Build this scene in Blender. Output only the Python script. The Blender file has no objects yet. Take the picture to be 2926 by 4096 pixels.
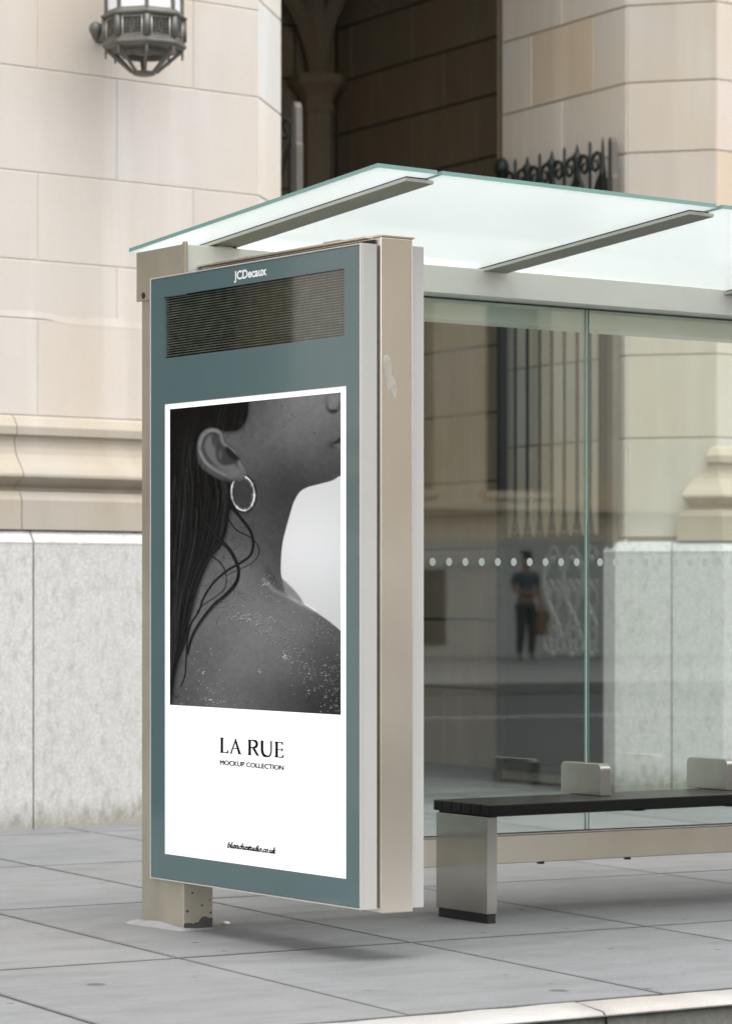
import bpy, bmesh, math, random
import numpy as np
from mathutils import Vector, Matrix

random.seed(7)
rng = np.random.default_rng(11)
sc = bpy.context.scene
COL = sc.collection
R = math.radians
PI = math.pi

# ------------------------------------------------------------------ frames
K = 0.00816            # the street falls gently towards +X
X0 = 6.0325
H = 1.3                # eye height above the pavement at the shelter post


def S(extra=0.0, xr=0.0):
    """street frame: z measured above the sloping pavement"""
    return lambda x, y, z: (x, y, z - K * (x - X0) + extra * (x - xr))


ST = S()
BANG = R(5.43)
BO = (8.39, 15.40)
BU = (math.cos(BANG), math.sin(BANG))
BV = (-math.sin(BANG), math.cos(BANG))


def BF(s, n, z):
    """building frame: s along the facade, n into the building, z true height"""
    return (BO[0] + BU[0] * s + BV[0] * n, BO[1] + BU[1] * s + BV[1] * n, z)


def TRUE(x, y, z):
    return (x, y, z)


def line_frame(ox, oy, az, side=1):
    """t along azimuth az (deg, from +Y to +X), n to its left (side=1) or right, z"""
    a = R(az)
    d = (math.sin(a), math.cos(a))
    nn = (-d[1] * side, d[0] * side)
    return lambda t, n, z: (ox + d[0] * t + nn[0] * n, oy + d[1] * t + nn[1] * n, z)


# ------------------------------------------------------------------ materials
def new_mat(name):
    m = bpy.data.materials.new(name)
    m.use_nodes = True
    nt = m.node_tree
    for n in list(nt.nodes):
        nt.nodes.remove(n)
    out = nt.nodes.new('ShaderNodeOutputMaterial')
    return m, nt, out


def N(nt, t, **kw):
    n = nt.nodes.new(t)
    for k, v in kw.items():
        if k == 'inp':
            for a, b in v.items():
                n.inputs[a].default_value = b
        else:
            setattr(n, k, v)
    return n


def link(nt, a, b):
    nt.links.new(a, b)


def mixc(nt, fac, a, b, blend='MIX'):
    m = N(nt, 'ShaderNodeMix', data_type='RGBA', blend_type=blend)
    for sock, v in ((m.inputs[0], fac), (m.inputs[6], a), (m.inputs[7], b)):
        if isinstance(v, (int, float)):
            sock.default_value = v
        elif isinstance(v, tuple):
            sock.default_value = (v[0], v[1], v[2], 1)
        else:
            link(nt, v, sock)
    return m.outputs[2]


def ramp(nt, src, p0, p1, c0=(0, 0, 0), c1=(1, 1, 1)):
    r = N(nt, 'ShaderNodeValToRGB')
    r.color_ramp.elements[0].position = p0
    r.color_ramp.elements[1].position = p1
    r.color_ramp.elements[0].color = (*c0, 1)
    r.color_ramp.elements[1].color = (*c1, 1)
    link(nt, src, r.inputs[0])
    return r.outputs[0]


def noise(nt, vec, scale, detail=4, rough=0.55):
    n = N(nt, 'ShaderNodeTexNoise', inp={'Scale': scale, 'Detail': detail, 'Roughness': rough})
    if vec is not None:
        link(nt, vec, n.inputs['Vector'])
    return n.outputs['Fac']


def pos(nt, scale=(1, 1, 1)):
    g = N(nt, 'ShaderNodeNewGeometry')
    mp = N(nt, 'ShaderNodeMapping')
    mp.inputs['Scale'].default_value = scale
    link(nt, g.outputs['Position'], mp.inputs['Vector'])
    return mp.outputs[0]


def bump(nt, h, strength, dist=0.01):
    b = N(nt, 'ShaderNodeBump', inp={'Strength': strength, 'Distance': dist})
    link(nt, h, b.inputs['Height'])
    return b.outputs[0]


def princ(nt, out, color, rough=0.5, metal=0.0, normal=None, ior=1.5, coat=0.0):
    p = N(nt, 'ShaderNodeBsdfPrincipled')
    for key, v in (('Base Color', color), ('Roughness', rough), ('Metallic', metal)):
        s = p.inputs[key]
        if isinstance(v, tuple):
            s.default_value = (*v, 1)
        elif isinstance(v, (int, float)):
            s.default_value = v
        else:
            link(nt, v, s)
    p.inputs['IOR'].default_value = ior
    if coat:
        p.inputs['Coat Weight'].default_value = coat
        p.inputs['Coat Roughness'].default_value = 0.05
    if normal is not None:
        link(nt, normal, p.inputs['Normal'])
    link(nt, p.outputs[0], out.inputs[0])
    return p


def stone(name, c, var=0.10, rough=0.85, tint=True, fine=0.25, warm=(1.0, 0.93, 0.84)):
    m, nt, out = new_mat(name)
    p = pos(nt)
    big = noise(nt, p, 0.9, 3)
    mid = noise(nt, pos(nt, (3.0, 3.0, 0.7)), 1.4, 5)
    grain = noise(nt, p, 160, 3)
    light_streak = noise(nt, pos(nt, (2.6, 2.6, 0.22)), 1.0, 4, 0.6)  # pale vertical streaks painted in for light thrown on the wall
    col = mixc(nt, ramp(nt, big, 0.35, 0.7), c, tuple(c[i] * warm[i] for i in range(3)))
    d = 1 - var
    col = mixc(nt, ramp(nt, mid, 0.3, 0.75), col, mixc(nt, 1.0, col, (d, d, d * 0.99), 'MULTIPLY'))
    col = mixc(nt, ramp(nt, light_streak, 0.53, 0.68), col, mixc(nt, 1.0, col, (1.09, 1.105, 1.13), 'MULTIPLY'))
    col = mixc(nt, fine, col, mixc(nt, 1.0, col, ramp(nt, grain, 0.3, 0.7, (0.72,) * 3, (1.15,) * 3), 'MULTIPLY'))
    if tint:
        a = N(nt, 'ShaderNodeAttribute', attribute_name='tint')
        col = mixc(nt, 1.0, col, a.outputs['Color'], 'MULTIPLY')
    princ(nt, out, col, rough, normal=bump(nt, grain, 0.18, 0.004), ior=1.4)
    return m


def granite(name, c):
    m, nt, out = new_mat(name)
    p = pos(nt)
    sp = noise(nt, p, 62, 6, 0.75)
    sp2 = noise(nt, pos(nt, (1.6, 1.6, 0.7)), 13, 5, 0.65)
    st = noise(nt, pos(nt, (5, 5, 0.5)), 2.2, 5)
    col = mixc(nt, ramp(nt, sp, 0.42, 0.62), tuple(x * 0.84 for x in c), tuple(min(1, x * 1.08) for x in c))
    col = mixc(nt, ramp(nt, sp2, 0.5, 0.68), col, mixc(nt, 1.0, col, (0.80, 0.80, 0.775), 'MULTIPLY'))
    col = mixc(nt, ramp(nt, st, 0.55, 0.9), col, mixc(nt, 1.0, col, (0.90, 0.895, 0.865), 'MULTIPLY'))
    # dirt splashed up from the pavement: a narrow band with a ragged top
    g = N(nt, 'ShaderNodeNewGeometry')
    sx = N(nt, 'ShaderNodeSeparateXYZ')
    link(nt, g.outputs['Position'], sx.inputs[0])
    ad = N(nt, 'ShaderNodeMath', operation='MULTIPLY_ADD', inp={1: 0.22, 2: -0.10})
    link(nt, sp2, ad.inputs[0])
    sb = N(nt, 'ShaderNodeMath', operation='SUBTRACT')
    link(nt, sx.outputs['Z'], sb.inputs[0])
    link(nt, ad.outputs[0], sb.inputs[1])
    dirt = ramp(nt, sb.outputs[0], 0.0, 0.14, (0.62, 0.61, 0.56), (1, 1, 1))
    col = mixc(nt, 1.0, col, dirt, 'MULTIPLY')
    a = N(nt, 'ShaderNodeAttribute', attribute_name='tint')
    col = mixc(nt, 1.0, col, a.outputs['Color'], 'MULTIPLY')
    princ(nt, out, col, 0.7, normal=bump(nt, sp, 0.15, 0.004))
    return m


def paving(name, c):
    m, nt, out = new_mat(name)
    p = pos(nt)
    big = noise(nt, p, 0.55, 4)
    mid = noise(nt, pos(nt, (1.0, 2.2, 1)), 2.6, 6, 0.65)
    fine = noise(nt, p, 120, 4, 0.7)
    streak = noise(nt, pos(nt, (2.5, 22, 1)), 1.0, 5, 0.6)
    col = mixc(nt, ramp(nt, big, 0.3, 0.7), c, tuple(x * f for x, f in zip(c, (0.80, 0.81, 0.82))))
    col = mixc(nt, ramp(nt, mid, 0.42, 0.72), col, mixc(nt, 1.0, col, (0.76, 0.76, 0.745), 'MULTIPLY'))
    col = mixc(nt, ramp(nt, streak, 0.58, 0.75), col, mixc(nt, 1.0, col, (1.13, 1.12, 1.10), 'MULTIPLY'))
    col = mixc(nt, 0.5, col, mixc(nt, 1.0, col, ramp(nt, fine, 0.3, 0.7, (0.72,) * 3, (1.22,) * 3), 'MULTIPLY'))
    # old chewing-gum spots
    for sc_, thr, seed in ((2.1, 0.085, 0.0), (4.3, 0.075, 3.7), (9.0, 0.07, 8.1)):
        mp = N(nt, 'ShaderNodeMapping')
        mp.inputs['Location'].default_value = (seed, seed * 1.3, 0)
        link(nt, p, mp.inputs['Vector'])
        v = N(nt, 'ShaderNodeTexVoronoi', inp={'Scale': sc_, 'Randomness': 1.0})
        link(nt, mp.outputs[0], v.inputs['Vector'])
        ns = noise(nt, p, 30, 2)
        ad = N(nt, 'ShaderNodeMath', operation='MULTIPLY_ADD', inp={1: 0.07, 2: -0.035})
        link(nt, ns, ad.inputs[0])
        s = N(nt, 'ShaderNodeMath', operation='ADD')
        link(nt, v.outputs['Distance'], s.inputs[0])
        link(nt, ad.outputs[0], s.inputs[1])
        sel = ramp(nt, v.outputs['Color'], 0.46, 0.50)
        f = ramp(nt, s.outputs[0], thr * 0.7, thr, (1, 1, 1), (0, 0, 0))
        ff = mixc(nt, 1.0, f, sel, 'MULTIPLY')
        col = mixc(nt, ff, col, mixc(nt, 1.0, col, (0.42, 0.42, 0.43), 'MULTIPLY'))
    a = N(nt, 'ShaderNodeAttribute', attribute_name='tint')
    col = mixc(nt, 1.0, col, a.outputs['Color'], 'MULTIPLY')
    princ(nt, out, col, 0.72, normal=bump(nt, fine, 0.25, 0.003))
    return m


def plain(name, c, rough=0.5, metal=0.0, var=0.0, scale=6.0, ior=1.5, stretch=(1, 1, 1), bmp=0.0, coat=0.0):
    m, nt, out = new_mat(name)
    col = c
    nrm = None
    if var or bmp:
        p = pos(nt, stretch)
        n1 = noise(nt, p, scale, 5)
        if var:
            col = mixc(nt, ramp(nt, n1, 0.3, 0.72), tuple(x * (1 - var) for x in c), tuple(min(1, x * (1 + var)) for x in c))
        if bmp:
            nrm = bump(nt, noise(nt, pos(nt), 220, 3), bmp, 0.002)
    princ(nt, out, col, rough, metal, nrm, ior, coat)
    return m


def steel(name, c, rough=0.34, grime=0.25, metal=0.62):
    """satin stainless steel: slow tonal drift up the piece, faint smears, no grain one could see from the street"""
    m, nt, out = new_mat(name)
    sm = noise(nt, pos(nt, (2, 2, 1)), 2.2, 5)
    drift = noise(nt, pos(nt, (0.4, 0.4, 1.3)), 1.0, 2, 0.4)  # tone drift painted in to imitate blotchy reflections
    col = mixc(nt, ramp(nt, sm, 0.35, 0.75), c, tuple(x * (1 - grime) for x in c))
    col = mixc(nt, ramp(nt, drift, 0.36, 0.66), col, mixc(nt, 1.0, col, (0.82, 0.80, 0.76), 'MULTIPLY'))
    princ(nt, out, col, rough, metal)
    return m


def pane(name, tint, ior):
    m, nt, out = new_mat(name)
    tr = N(nt, 'ShaderNodeBsdfTransparent', inp={'Color': (*tint, 1)})
    gl = N(nt, 'ShaderNodeBsdfGlossy', inp={'Roughness': 0.012, 'Color': (1, 1, 1, 1)})
    fr = N(nt, 'ShaderNodeFresnel', inp={'IOR': ior})
    # fresnel must not flip to total reflection on the far face of the thin sheet
    g = N(nt, 'ShaderNodeNewGeometry')
    mx = N(nt, 'ShaderNodeMixShader')
    lw = N(nt, 'ShaderNodeLayerWeight', inp={'Blend': 0.5})
    pw = N(nt, 'ShaderNodeMath', operation='POWER', inp={1: 5.0})
    link(nt, lw.outputs['Facing'], pw.inputs[0])
    r0 = ((ior - 1) / (ior + 1)) ** 2
    ma = N(nt, 'ShaderNodeMath', operation='MULTIPLY_ADD', inp={1: 1 - r0, 2: r0})
    link(nt, pw.outputs[0], ma.inputs[0])
    link(nt, ma.outputs[0], mx.inputs[0])
    link(nt, tr.outputs[0], mx.inputs[1])
    link(nt, gl.outputs[0], mx.inputs[2])
    link(nt, mx.outputs[0], out.inputs[0])
    nt.nodes.remove(fr)
    nt.nodes.remove(g)
    return m


def frosted(name, c, trans):
    m, nt, out = new_mat(name)
    d = N(nt, 'ShaderNodeBsdfDiffuse', inp={'Color': (*c, 1)})
    t = N(nt, 'ShaderNodeBsdfTranslucent', inp={'Color': (*c, 1)})
    g = N(nt, 'ShaderNodeBsdfGlossy', inp={'Roughness': 0.05})
    sm = noise(nt, pos(nt), 1.1, 4)
    f = N(nt, 'ShaderNodeMapRange', inp={'To Min': trans - 0.05, 'To Max': trans + 0.05})
    link(nt, sm, f.inputs['Value'])
    m1 = N(nt, 'ShaderNodeMixShader')
    link(nt, f.outputs[0], m1.inputs[0])
    link(nt, d.outputs[0], m1.inputs[1])
    link(nt, t.outputs[0], m1.inputs[2])
    m2 = N(nt, 'ShaderNodeMixShader')
    lw = N(nt, 'ShaderNodeLayerWeight', inp={'Blend': 0.5})
    pw = N(nt, 'ShaderNodeMath', operation='POWER', inp={1: 5.0})
    link(nt, lw.outputs['Facing'], pw.inputs[0])
    ma = N(nt, 'ShaderNodeMath', operation='MULTIPLY_ADD', inp={1: 0.6, 2: 0.04})
    link(nt, pw.outputs[0], ma.inputs[0])
    link(nt, ma.outputs[0], m2.inputs[0])
    link(nt, m1.outputs[0], m2.inputs[1])
    link(nt, g.outputs[0], m2.inputs[2])
    link(nt, m2.outputs[0], out.inputs[0])
    return m


def printed(name, emit, attr='print'):
    """backlit print behind glass: its colours come from the mesh's own colour layer"""
    m, nt, out = new_mat(name)
    a = N(nt, 'ShaderNodeAttribute', attribute_name=attr)
    p = princ(nt, out, a.outputs['Color'], 0.3)
    p.inputs['Specular IOR Level'].default_value = 0.05
    link(nt, a.outputs['Color'], p.inputs['Emission Color'])
    p.inputs['Emission Strength'].default_value = emit
    return m


def led_mat(name):
    m, nt, out = new_mat(name)
    tc = N(nt, 'ShaderNodeUVMap', uv_map='grid')
    sx = N(nt, 'ShaderNodeSeparateXYZ')
    link(nt, tc.outputs[0], sx.inputs[0])
    fac = None
    for ax, half in ((0, 0.24), (1, 0.17)):
        fr = N(nt, 'ShaderNodeMath', operation='FRACT')
        link(nt, sx.outputs[ax], fr.inputs[0])
        sb = N(nt, 'ShaderNodeMath', operation='SUBTRACT', inp={1: 0.5})
        link(nt, fr.outputs[0], sb.inputs[0])
        ab = N(nt, 'ShaderNodeMath', operation='ABSOLUTE')
        link(nt, sb.outputs[0], ab.inputs[0])
        lt = N(nt, 'ShaderNodeMath', operation='LESS_THAN', inp={1: half})
        link(nt, ab.outputs[0], lt.inputs[0])
        if fac is None:
            fac = lt.outputs[0]
        else:
            mu = N(nt, 'ShaderNodeMath', operation='MULTIPLY')
            link(nt, fac, mu.inputs[0])
            link(nt, lt.outputs[0], mu.inputs[1])
            fac = mu.outputs[0]
    nz = noise(nt, pos(nt, (1, 5, 9)), 3.0, 3)
    dot = mixc(nt, ramp(nt, nz, 0.3, 0.7), (0.12, 0.14, 0.10), (0.30, 0.32, 0.25))
    col = mixc(nt, fac, (0.006, 0.009, 0.006), dot)
    princ(nt, out, col, 0.04, ior=2.0)
    return m


M = {}
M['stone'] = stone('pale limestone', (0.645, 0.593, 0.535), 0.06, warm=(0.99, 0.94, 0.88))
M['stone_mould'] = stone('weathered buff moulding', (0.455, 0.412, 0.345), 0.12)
M['stone_splay'] = stone('brightened pale limestone', (0.75, 0.735, 0.70), 0.04)  # splay stone paled so its colour carries the light on that face
M['stone_reveal'] = stone('brightened buff limestone', (0.79, 0.745, 0.665), 0.06)  # reveal stone lightened to stand in for light it does not receive
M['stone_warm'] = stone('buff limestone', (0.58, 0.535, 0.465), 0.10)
M['stone_porch'] = stone('dark porch limestone', (0.32, 0.262, 0.18), 0.2)
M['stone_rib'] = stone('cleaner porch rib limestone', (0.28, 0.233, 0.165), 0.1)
M['stone_far'] = stone('buff stone across the street', (0.72, 0.62, 0.48), 0.1, tint=False)
M['mortar_pale'] = plain('pale lime mortar joint', (0.545, 0.505, 0.44), 0.95, var=0.1, scale=9)
M['mortar'] = plain('mortar joint', (0.36, 0.33, 0.27), 0.95, var=0.15, scale=9)
M['mortar_dark'] = plain('dark porch mortar joint', (0.07, 0.06, 0.045), 0.95)
M['cream'] = stone('pale bed joint band', (0.675, 0.64, 0.59), 0.05, tint=False)
M['granite'] = granite('grey granite', (0.585, 0.57, 0.545))
M['granite_cap'] = granite('pale honed granite', (0.585, 0.58, 0.565))
M['granite_far'] = granite('grey granite across the street', (0.52, 0.52, 0.49))
M['paving'] = paving('concrete paving', (0.200, 0.2025, 0.2035))
M['joint'] = plain('gritty paving joint', (0.07, 0.071, 0.066), 0.95, var=0.3, scale=30)
M['kerb'] = stone('granite kerb top', (0.375, 0.37, 0.36), 0.16, fine=0.5)
M['kerb_face'] = granite('rough kerb face', (0.26, 0.26, 0.235))
M['asphalt'] = plain('asphalt', (0.05, 0.052, 0.055), 0.85, var=0.25, scale=14, bmp=0.4)
M['paint_white'] = plain('worn white road paint', (0.6, 0.6, 0.58), 0.7, var=0.2, scale=12)
M['earth'] = plain('ground under the street', (0.12, 0.11, 0.10), 0.95, var=0.2)
M['steel'] = steel('brushed champagne steel', (0.86, 0.79, 0.68), 0.19, 0.08, 0.8)
M['smudge'] = plain('dried pale smear', (0.40, 0.37, 0.315), 0.6, 0.2, 0.15, 30)
M['steel_post'] = steel('dull steel post', (0.54, 0.50, 0.405), 0.36, 0.25, 0.62)
M['steel_bench'] = steel('brushed steel bench end', (0.50, 0.485, 0.44), 0.18, 0.2, 0.88)
M['steel_beam'] = plain('satin painted beam', (0.84, 0.83, 0.75), 0.36, 0.1, 0.06, 2.0)
M['steel_under'] = plain('grey-brown canopy bar', (0.32, 0.31, 0.25), 0.5, 0.3, 0.08, 3.0, bmp=0.05)
M['bar_edge'] = plain('pale bar edge', (0.55, 0.54, 0.48), 0.4, 0.4)
M['light_paint'] = plain('light grey painted metal', (0.44, 0.43, 0.405), 0.45, 0.0, 0.03, 2.0)
M['rim'] = plain('pale aluminium rim', (0.68, 0.66, 0.62), 0.3, 0.5)
M['gap'] = plain('dark seam', (0.012, 0.012, 0.01), 0.8)
M['teal'] = plain('teal enamelled glass', (0.092, 0.145, 0.148), 0.10, 0.0, 0.05, 2.5, ior=1.6)
M['logo'] = plain('white transfer lettering', (0.85, 0.85, 0.85), 0.4)
M['ink'] = plain('black printing ink', (0.001, 0.001, 0.001), 0.6, ior=1.15)
M['print'] = printed('backlit poster print', 0.13)
M['led'] = led_mat('dot matrix display')
M['pane'] = pane('clear green-tinged safety glass', (0.93, 0.98, 0.95), 1.98)
M['pane_edge'] = plain('green edge of glass', (0.10, 0.33, 0.28), 0.15)
M['pane_seal'] = plain('pale silicone seal', (0.55, 0.50, 0.44), 0.5)
M['canopy'] = frosted('frosted canopy glass', (0.89, 0.925, 0.915), 0.66)
M['canopy_edge'] = plain('sea-green edge of canopy glass', (0.20, 0.345, 0.30), 0.12)
M['frost_dot'] = plain('frosted dot', (0.52, 0.58, 0.52), 0.6)
M['slat'] = plain('black stained slat', (0.006, 0.006, 0.0055), 0.30, 0.0, 0.25, 5.0, stretch=(1, 14, 14), bmp=0.05, ior=1.3)
M['black'] = plain('black rubber plinth', (0.012, 0.012, 0.011), 0.6)
M['iron'] = plain('dark green-black iron', (0.022, 0.026, 0.023), 0.5, 0.2)
M['iron_relief'] = plain('weathered iron ornament', (0.125, 0.123, 0.105), 0.55, 0.3, 0.3, 8)
M['iron_post'] = plain('worn grey gate post', (0.15, 0.138, 0.118), 0.45, 0.4, 0.15, 4)
M['bronze'] = plain('weathered bronze lantern', (0.145, 0.138, 0.118), 0.5, 0.45, 0.2, 9)
M['opal'] = frosted('opal lantern glass', (0.94, 0.94, 0.95), 0.10)
M['mortar_smear'] = plain('pale mortar smear', (0.25, 0.25, 0.25), 0.9, var=0.2, scale=18, bmp=0.3)
M['paper'] = plain('white scrap', (0.85, 0.85, 0.83), 0.6)
M['door_wood'] = plain('dark oak', (0.016, 0.012, 0.009), 0.6, 0.0, 0.3, 4, stretch=(8, 8, 1))
M['window_dark'] = plain('dark window glass', (0.015, 0.017, 0.018), 0.08)
M['skin'] = plain('skin', (0.24, 0.12, 0.075), 0.55)
M['cloth_blue'] = plain('grey-blue cotton', (0.05, 0.07, 0.085), 0.85, var=0.15, scale=9)
M['cloth_dark'] = plain('dark slate cotton', (0.018, 0.025, 0.026), 0.85, var=0.2, scale=9)
M['bag'] = plain('tan canvas bag', (0.17, 0.10, 0.045), 0.8, var=0.15, scale=12)
M['shoe'] = plain('white trainer', (0.4, 0.4, 0.4), 0.6)


# ------------------------------------------------------------------ mesh collecting
class MB:
    def __init__(self, tf=TRUE):
        self.v, self.f, self.m, self.t = [], [], [], []
        self.tf = tf
        self.smooth = []

    def add(self, vs, fs, mi=0, tint=(1, 1, 1), smooth=False, tf=None):
        b = len(self.v)
        tf = tf or self.tf
        self.v += [tf(*p) for p in vs]
        for f in fs:
            self.f.append(tuple(i + b for i in f))
            self.m.append(mi)
            self.t.append(tint)
            self.smooth.append(smooth)
        return self

    def box(self, x0, x1, y0, y1, z0, z1, mi=0, tint=(1, 1, 1), tf=None, faces=None):
        vs = [(x0, y0, z0), (x1, y0, z0), (x1, y1, z0), (x0, y1, z0), (x0, y0, z1), (x1, y0, z1), (x1, y1, z1), (x0, y1, z1)]
        fs = [(3, 2, 1, 0), (4, 5, 6, 7), (0, 1, 5, 4), (1, 2, 6, 5), (2, 3, 7, 6), (3, 0, 4, 7)]
        if isinstance(mi, (list, tuple)):
            for f, k in zip(fs, mi):
                self.add(vs, [f], k, tint, tf=tf)
        else:
            self.add(vs, fs, mi, tint, tf=tf)
        return self

    def tube(self, pts, r, seg=8, mi=0, closed=False, smooth=True, tf=None, cap=True):
        pts = [Vector(p) for p in pts]
        n = len(pts)
        rs = r if isinstance(r, (list, tuple)) else [r] * n
        rings = []
        up = None
        for i, p in enumerate(pts):
            if closed:
                d = pts[(i + 1) % n] - pts[i - 1]
            else:
                d = pts[min(i + 1, n - 1)] - pts[max(i - 1, 0)]
            d.normalize()
            if up is None:
                a = Vector((0, 0, 1)) if abs(d.z) < 0.9 else Vector((1, 0, 0))
                up = (a - d * a.dot(d)).normalized()
            else:
                up = (up - d * up.dot(d)).normalized()
            sd = d.cross(up)
            rings.append([tuple(p + (up * math.cos(2 * PI * k / seg) + sd * math.sin(2 * PI * k / seg)) * rs[i]) for k in range(seg)])
        vs = [q for rg in rings for q in rg]
        fs = []
        m = n if closed else n - 1
        for i in range(m):
            j = (i + 1) % n
            for k in range(seg):
                k2 = (k + 1) % seg
                fs.append((i * seg + k, i * seg + k2, j * seg + k2, j * seg + k))
        if not closed and cap:
            fs.append(tuple(range(seg))[::-1])
            fs.append(tuple((n - 1) * seg + k for k in range(seg)))
        return self.add(vs, fs, mi, smooth=smooth, tf=tf)

    def lathe(self, cx, cy, prof, seg=16, phase=0.0, mi=0, smooth=True, tf=None, cap=True):
        vs, fs = [], []
        for r, z in prof:
            for k in range(seg):
                a = phase + 2 * PI * k / seg
                vs.append((cx + r * math.cos(a), cy + r * math.sin(a), z))
        for i in range(len(prof) - 1):
            for k in range(seg):
                k2 = (k + 1) % seg
                fs.append((i * seg + k, i * seg + k2, (i + 1) * seg + k2, (i + 1) * seg + k))
        if cap:
            fs.append(tuple(range(seg))[::-1])
            fs.append(tuple((len(prof) - 1) * seg + k for k in range(seg)))
        return self.add(vs, fs, mi, smooth=smooth, tf=tf)

    def prism(self, poly, fn, d0, d1, mi=0, tf=None):
        """poly: list of 2-D points; fn(a,b,d) -> 3-D point; extruded from d0 to d1"""
        n = len(poly)
        vs = [fn(a, b, d0) for a, b in poly] + [fn(a, b, d1) for a, b in poly]
        fs = [tuple(range(n)), tuple(range(2 * n - 1, n - 1, -1))]
        for i in range(n):
            j = (i + 1) % n
            fs.append((i, i + n, j + n, j))
        return self.add(vs, fs, mi, tf=tf)

    def build(self, name, mats, parent=None, bevel=0.0, seg=2, recalc=True, smooth_angle=None):
        me = bpy.data.meshes.new(name)
        org = Vector((0, 0, 0))
        if parent is not None:
            root = parent
            while root.parent:
                root = root.parent
            org = Vector(root.location)
        elif self.v:
            a = np.array(self.v)
            org = Vector(((a[:, 0].min() + a[:, 0].max()) / 2, (a[:, 1].min() + a[:, 1].max()) / 2, a[:, 2].min()))
        me.from_pydata([(p[0] - org.x, p[1] - org.y, p[2] - org.z) for p in self.v], [], self.f)
        if not isinstance(mats, (list, tuple)):
            mats = [mats]
        for m in mats:
            me.materials.append(m)
        me.polygons.foreach_set('material_index', self.m)
        me.polygons.foreach_set('use_smooth', self.smooth)
        if any(t != (1, 1, 1) for t in self.t) or any(('granite' in m.name or 'limestone' in m.name or 'paving' in m.name or 'kerb' in m.name) for m in mats):
            at = me.attributes.new('tint', 'FLOAT_COLOR', 'CORNER')
            data = []
            for p, t in zip(me.polygons, self.t):
                data += [t[0], t[1], t[2], 1.0] * p.loop_total
            at.data.foreach_set('color', data)
        me.update()
        if recalc:
            bm = bmesh.new()
            bm.from_mesh(me)
            bmesh.ops.recalc_face_normals(bm, faces=bm.faces)
            bm.to_mesh(me)
            bm.free()
        o = bpy.data.objects.new(name, me)
        COL.objects.link(o)
        if parent is not None:
            o.parent = parent
        else:
            o.location = org
        if bevel:
            b = o.modifiers.new('edge', 'BEVEL')
            b.width = bevel
            b.segments = seg
            b.limit_method = 'ANGLE'
            b.angle_limit = R(40)
            b.harden_normals = False
        return o


def build_each(mb, name, mats, parent=None, **kw):
    """one object per connected piece"""
    n = len(mb.v)
    par = list(range(n))

    def find(a):
        while par[a] != a:
            par[a] = par[par[a]]
            a = par[a]
        return a
    for f in mb.f:
        a = find(f[0])
        for i in f[1:]:
            par[find(i)] = a
    groups = {}
    for k, f in enumerate(mb.f):
        groups.setdefault(find(f[0]), []).append(k)
    out = []
    for ks in groups.values():
        used = sorted({i for k in ks for i in mb.f[k]})
        mp = {i: j for j, i in enumerate(used)}
        m2 = MB()
        m2.v = [mb.v[i] for i in used]
        m2.f = [tuple(mp[i] for i in mb.f[k]) for k in ks]
        m2.m = [mb.m[k] for k in ks]
        m2.t = [mb.t[k] for k in ks]
        m2.smooth = [mb.smooth[k] for k in ks]
        out.append(m2.build(name, mats, parent, **kw))
    return out


def tag(o, label=None, cat=None, group=None, kind=None):
    if label:
        o['label'] = label
    if cat:
        o['category'] = cat
    if group:
        o['group'] = group
    if kind:
        o['kind'] = kind
    return o


def thing(name, label, cat, loc, group=None):
    o = bpy.data.objects.new(name, None)
    o.empty_display_size = 0.2
    COL.objects.link(o)
    o.location = loc
    return tag(o, label, cat, group)


def copy_tree(o, parent=None):
    c = o.copy()
    COL.objects.link(c)
    c.parent = parent
    for ch in list(o.children):
        copy_tree(ch, c)
    return c


def smoothed(o, levels=1):
    s = o.modifiers.new('sub', 'SUBSURF')
    s.levels = levels
    s.render_levels = levels


def catmull(pts, n=10, closed=False):
    P = [np.array(p, float) for p in pts]
    out = []
    m = len(P)
    rngi = range(m) if closed else range(m - 1)
    for i in rngi:
        if closed:
            p0, p1, p2, p3 = P[i - 1], P[i], P[(i + 1) % m], P[(i + 2) % m]
        else:
            p0, p1, p2, p3 = P[max(i - 1, 0)], P[i], P[i + 1], P[min(i + 2, m - 1)]
        for k in range(n):
            t = k / n
            out.append(0.5 * (2 * p1 + (p2 - p0) * t + (2 * p0 - 5 * p1 + 4 * p2 - p3) * t * t + (3 * p1 - p0 - 3 * p2 + p3) * t ** 3))
    if not closed:
        out.append(P[-1])
    return [tuple(p) for p in out]


# ------------------------------------------------------------------ masonry
def rtint(a=0.05, warm=0.03):
    k = 1 + random.uniform(-a, a * 0.6)
    w = random.uniform(-warm, warm)
    return (k * (1 + w * 0.6), k, k * (1 - w))


def blocks(mb, tf, cells, gap=0.007, bev=0.004, depth=0.03, mi=0, amount=0.05, warm=0.03, special=None):
    """ashlar: each cell (t0, t1, z0, z1) is one bevelled block whose face lies at n = 0 (n grows into the wall)"""
    g = gap / 2
    for i, (t0, t1, z0, z1) in enumerate(cells):
        a0, a1, b0, b1 = t0 + g, t1 - g, z0 + g, z1 - g
        vs = [(a0, depth, b0), (a1, depth, b0), (a1, depth, b1), (a0, depth, b1),
              (a0, bev, b0), (a1, bev, b0), (a1, bev, b1), (a0, bev, b1),
              (a0 + bev, 0, b0 + bev), (a1 - bev, 0, b0 + bev), (a1 - bev, 0, b1 - bev), (a0 + bev, 0, b1 - bev)]
        fs = [(8, 9, 10, 11)]
        for q in range(4):
            r = (q + 1) % 4
            fs.append((4 + q, 4 + r, 8 + r, 8 + q))
            fs.append((q, r, 4 + r, 4 + q))
        tn = special.get(i) if special and i in special else rtint(amount, warm)
        mb.add(vs, fs, mi, tn, tf=tf)


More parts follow.
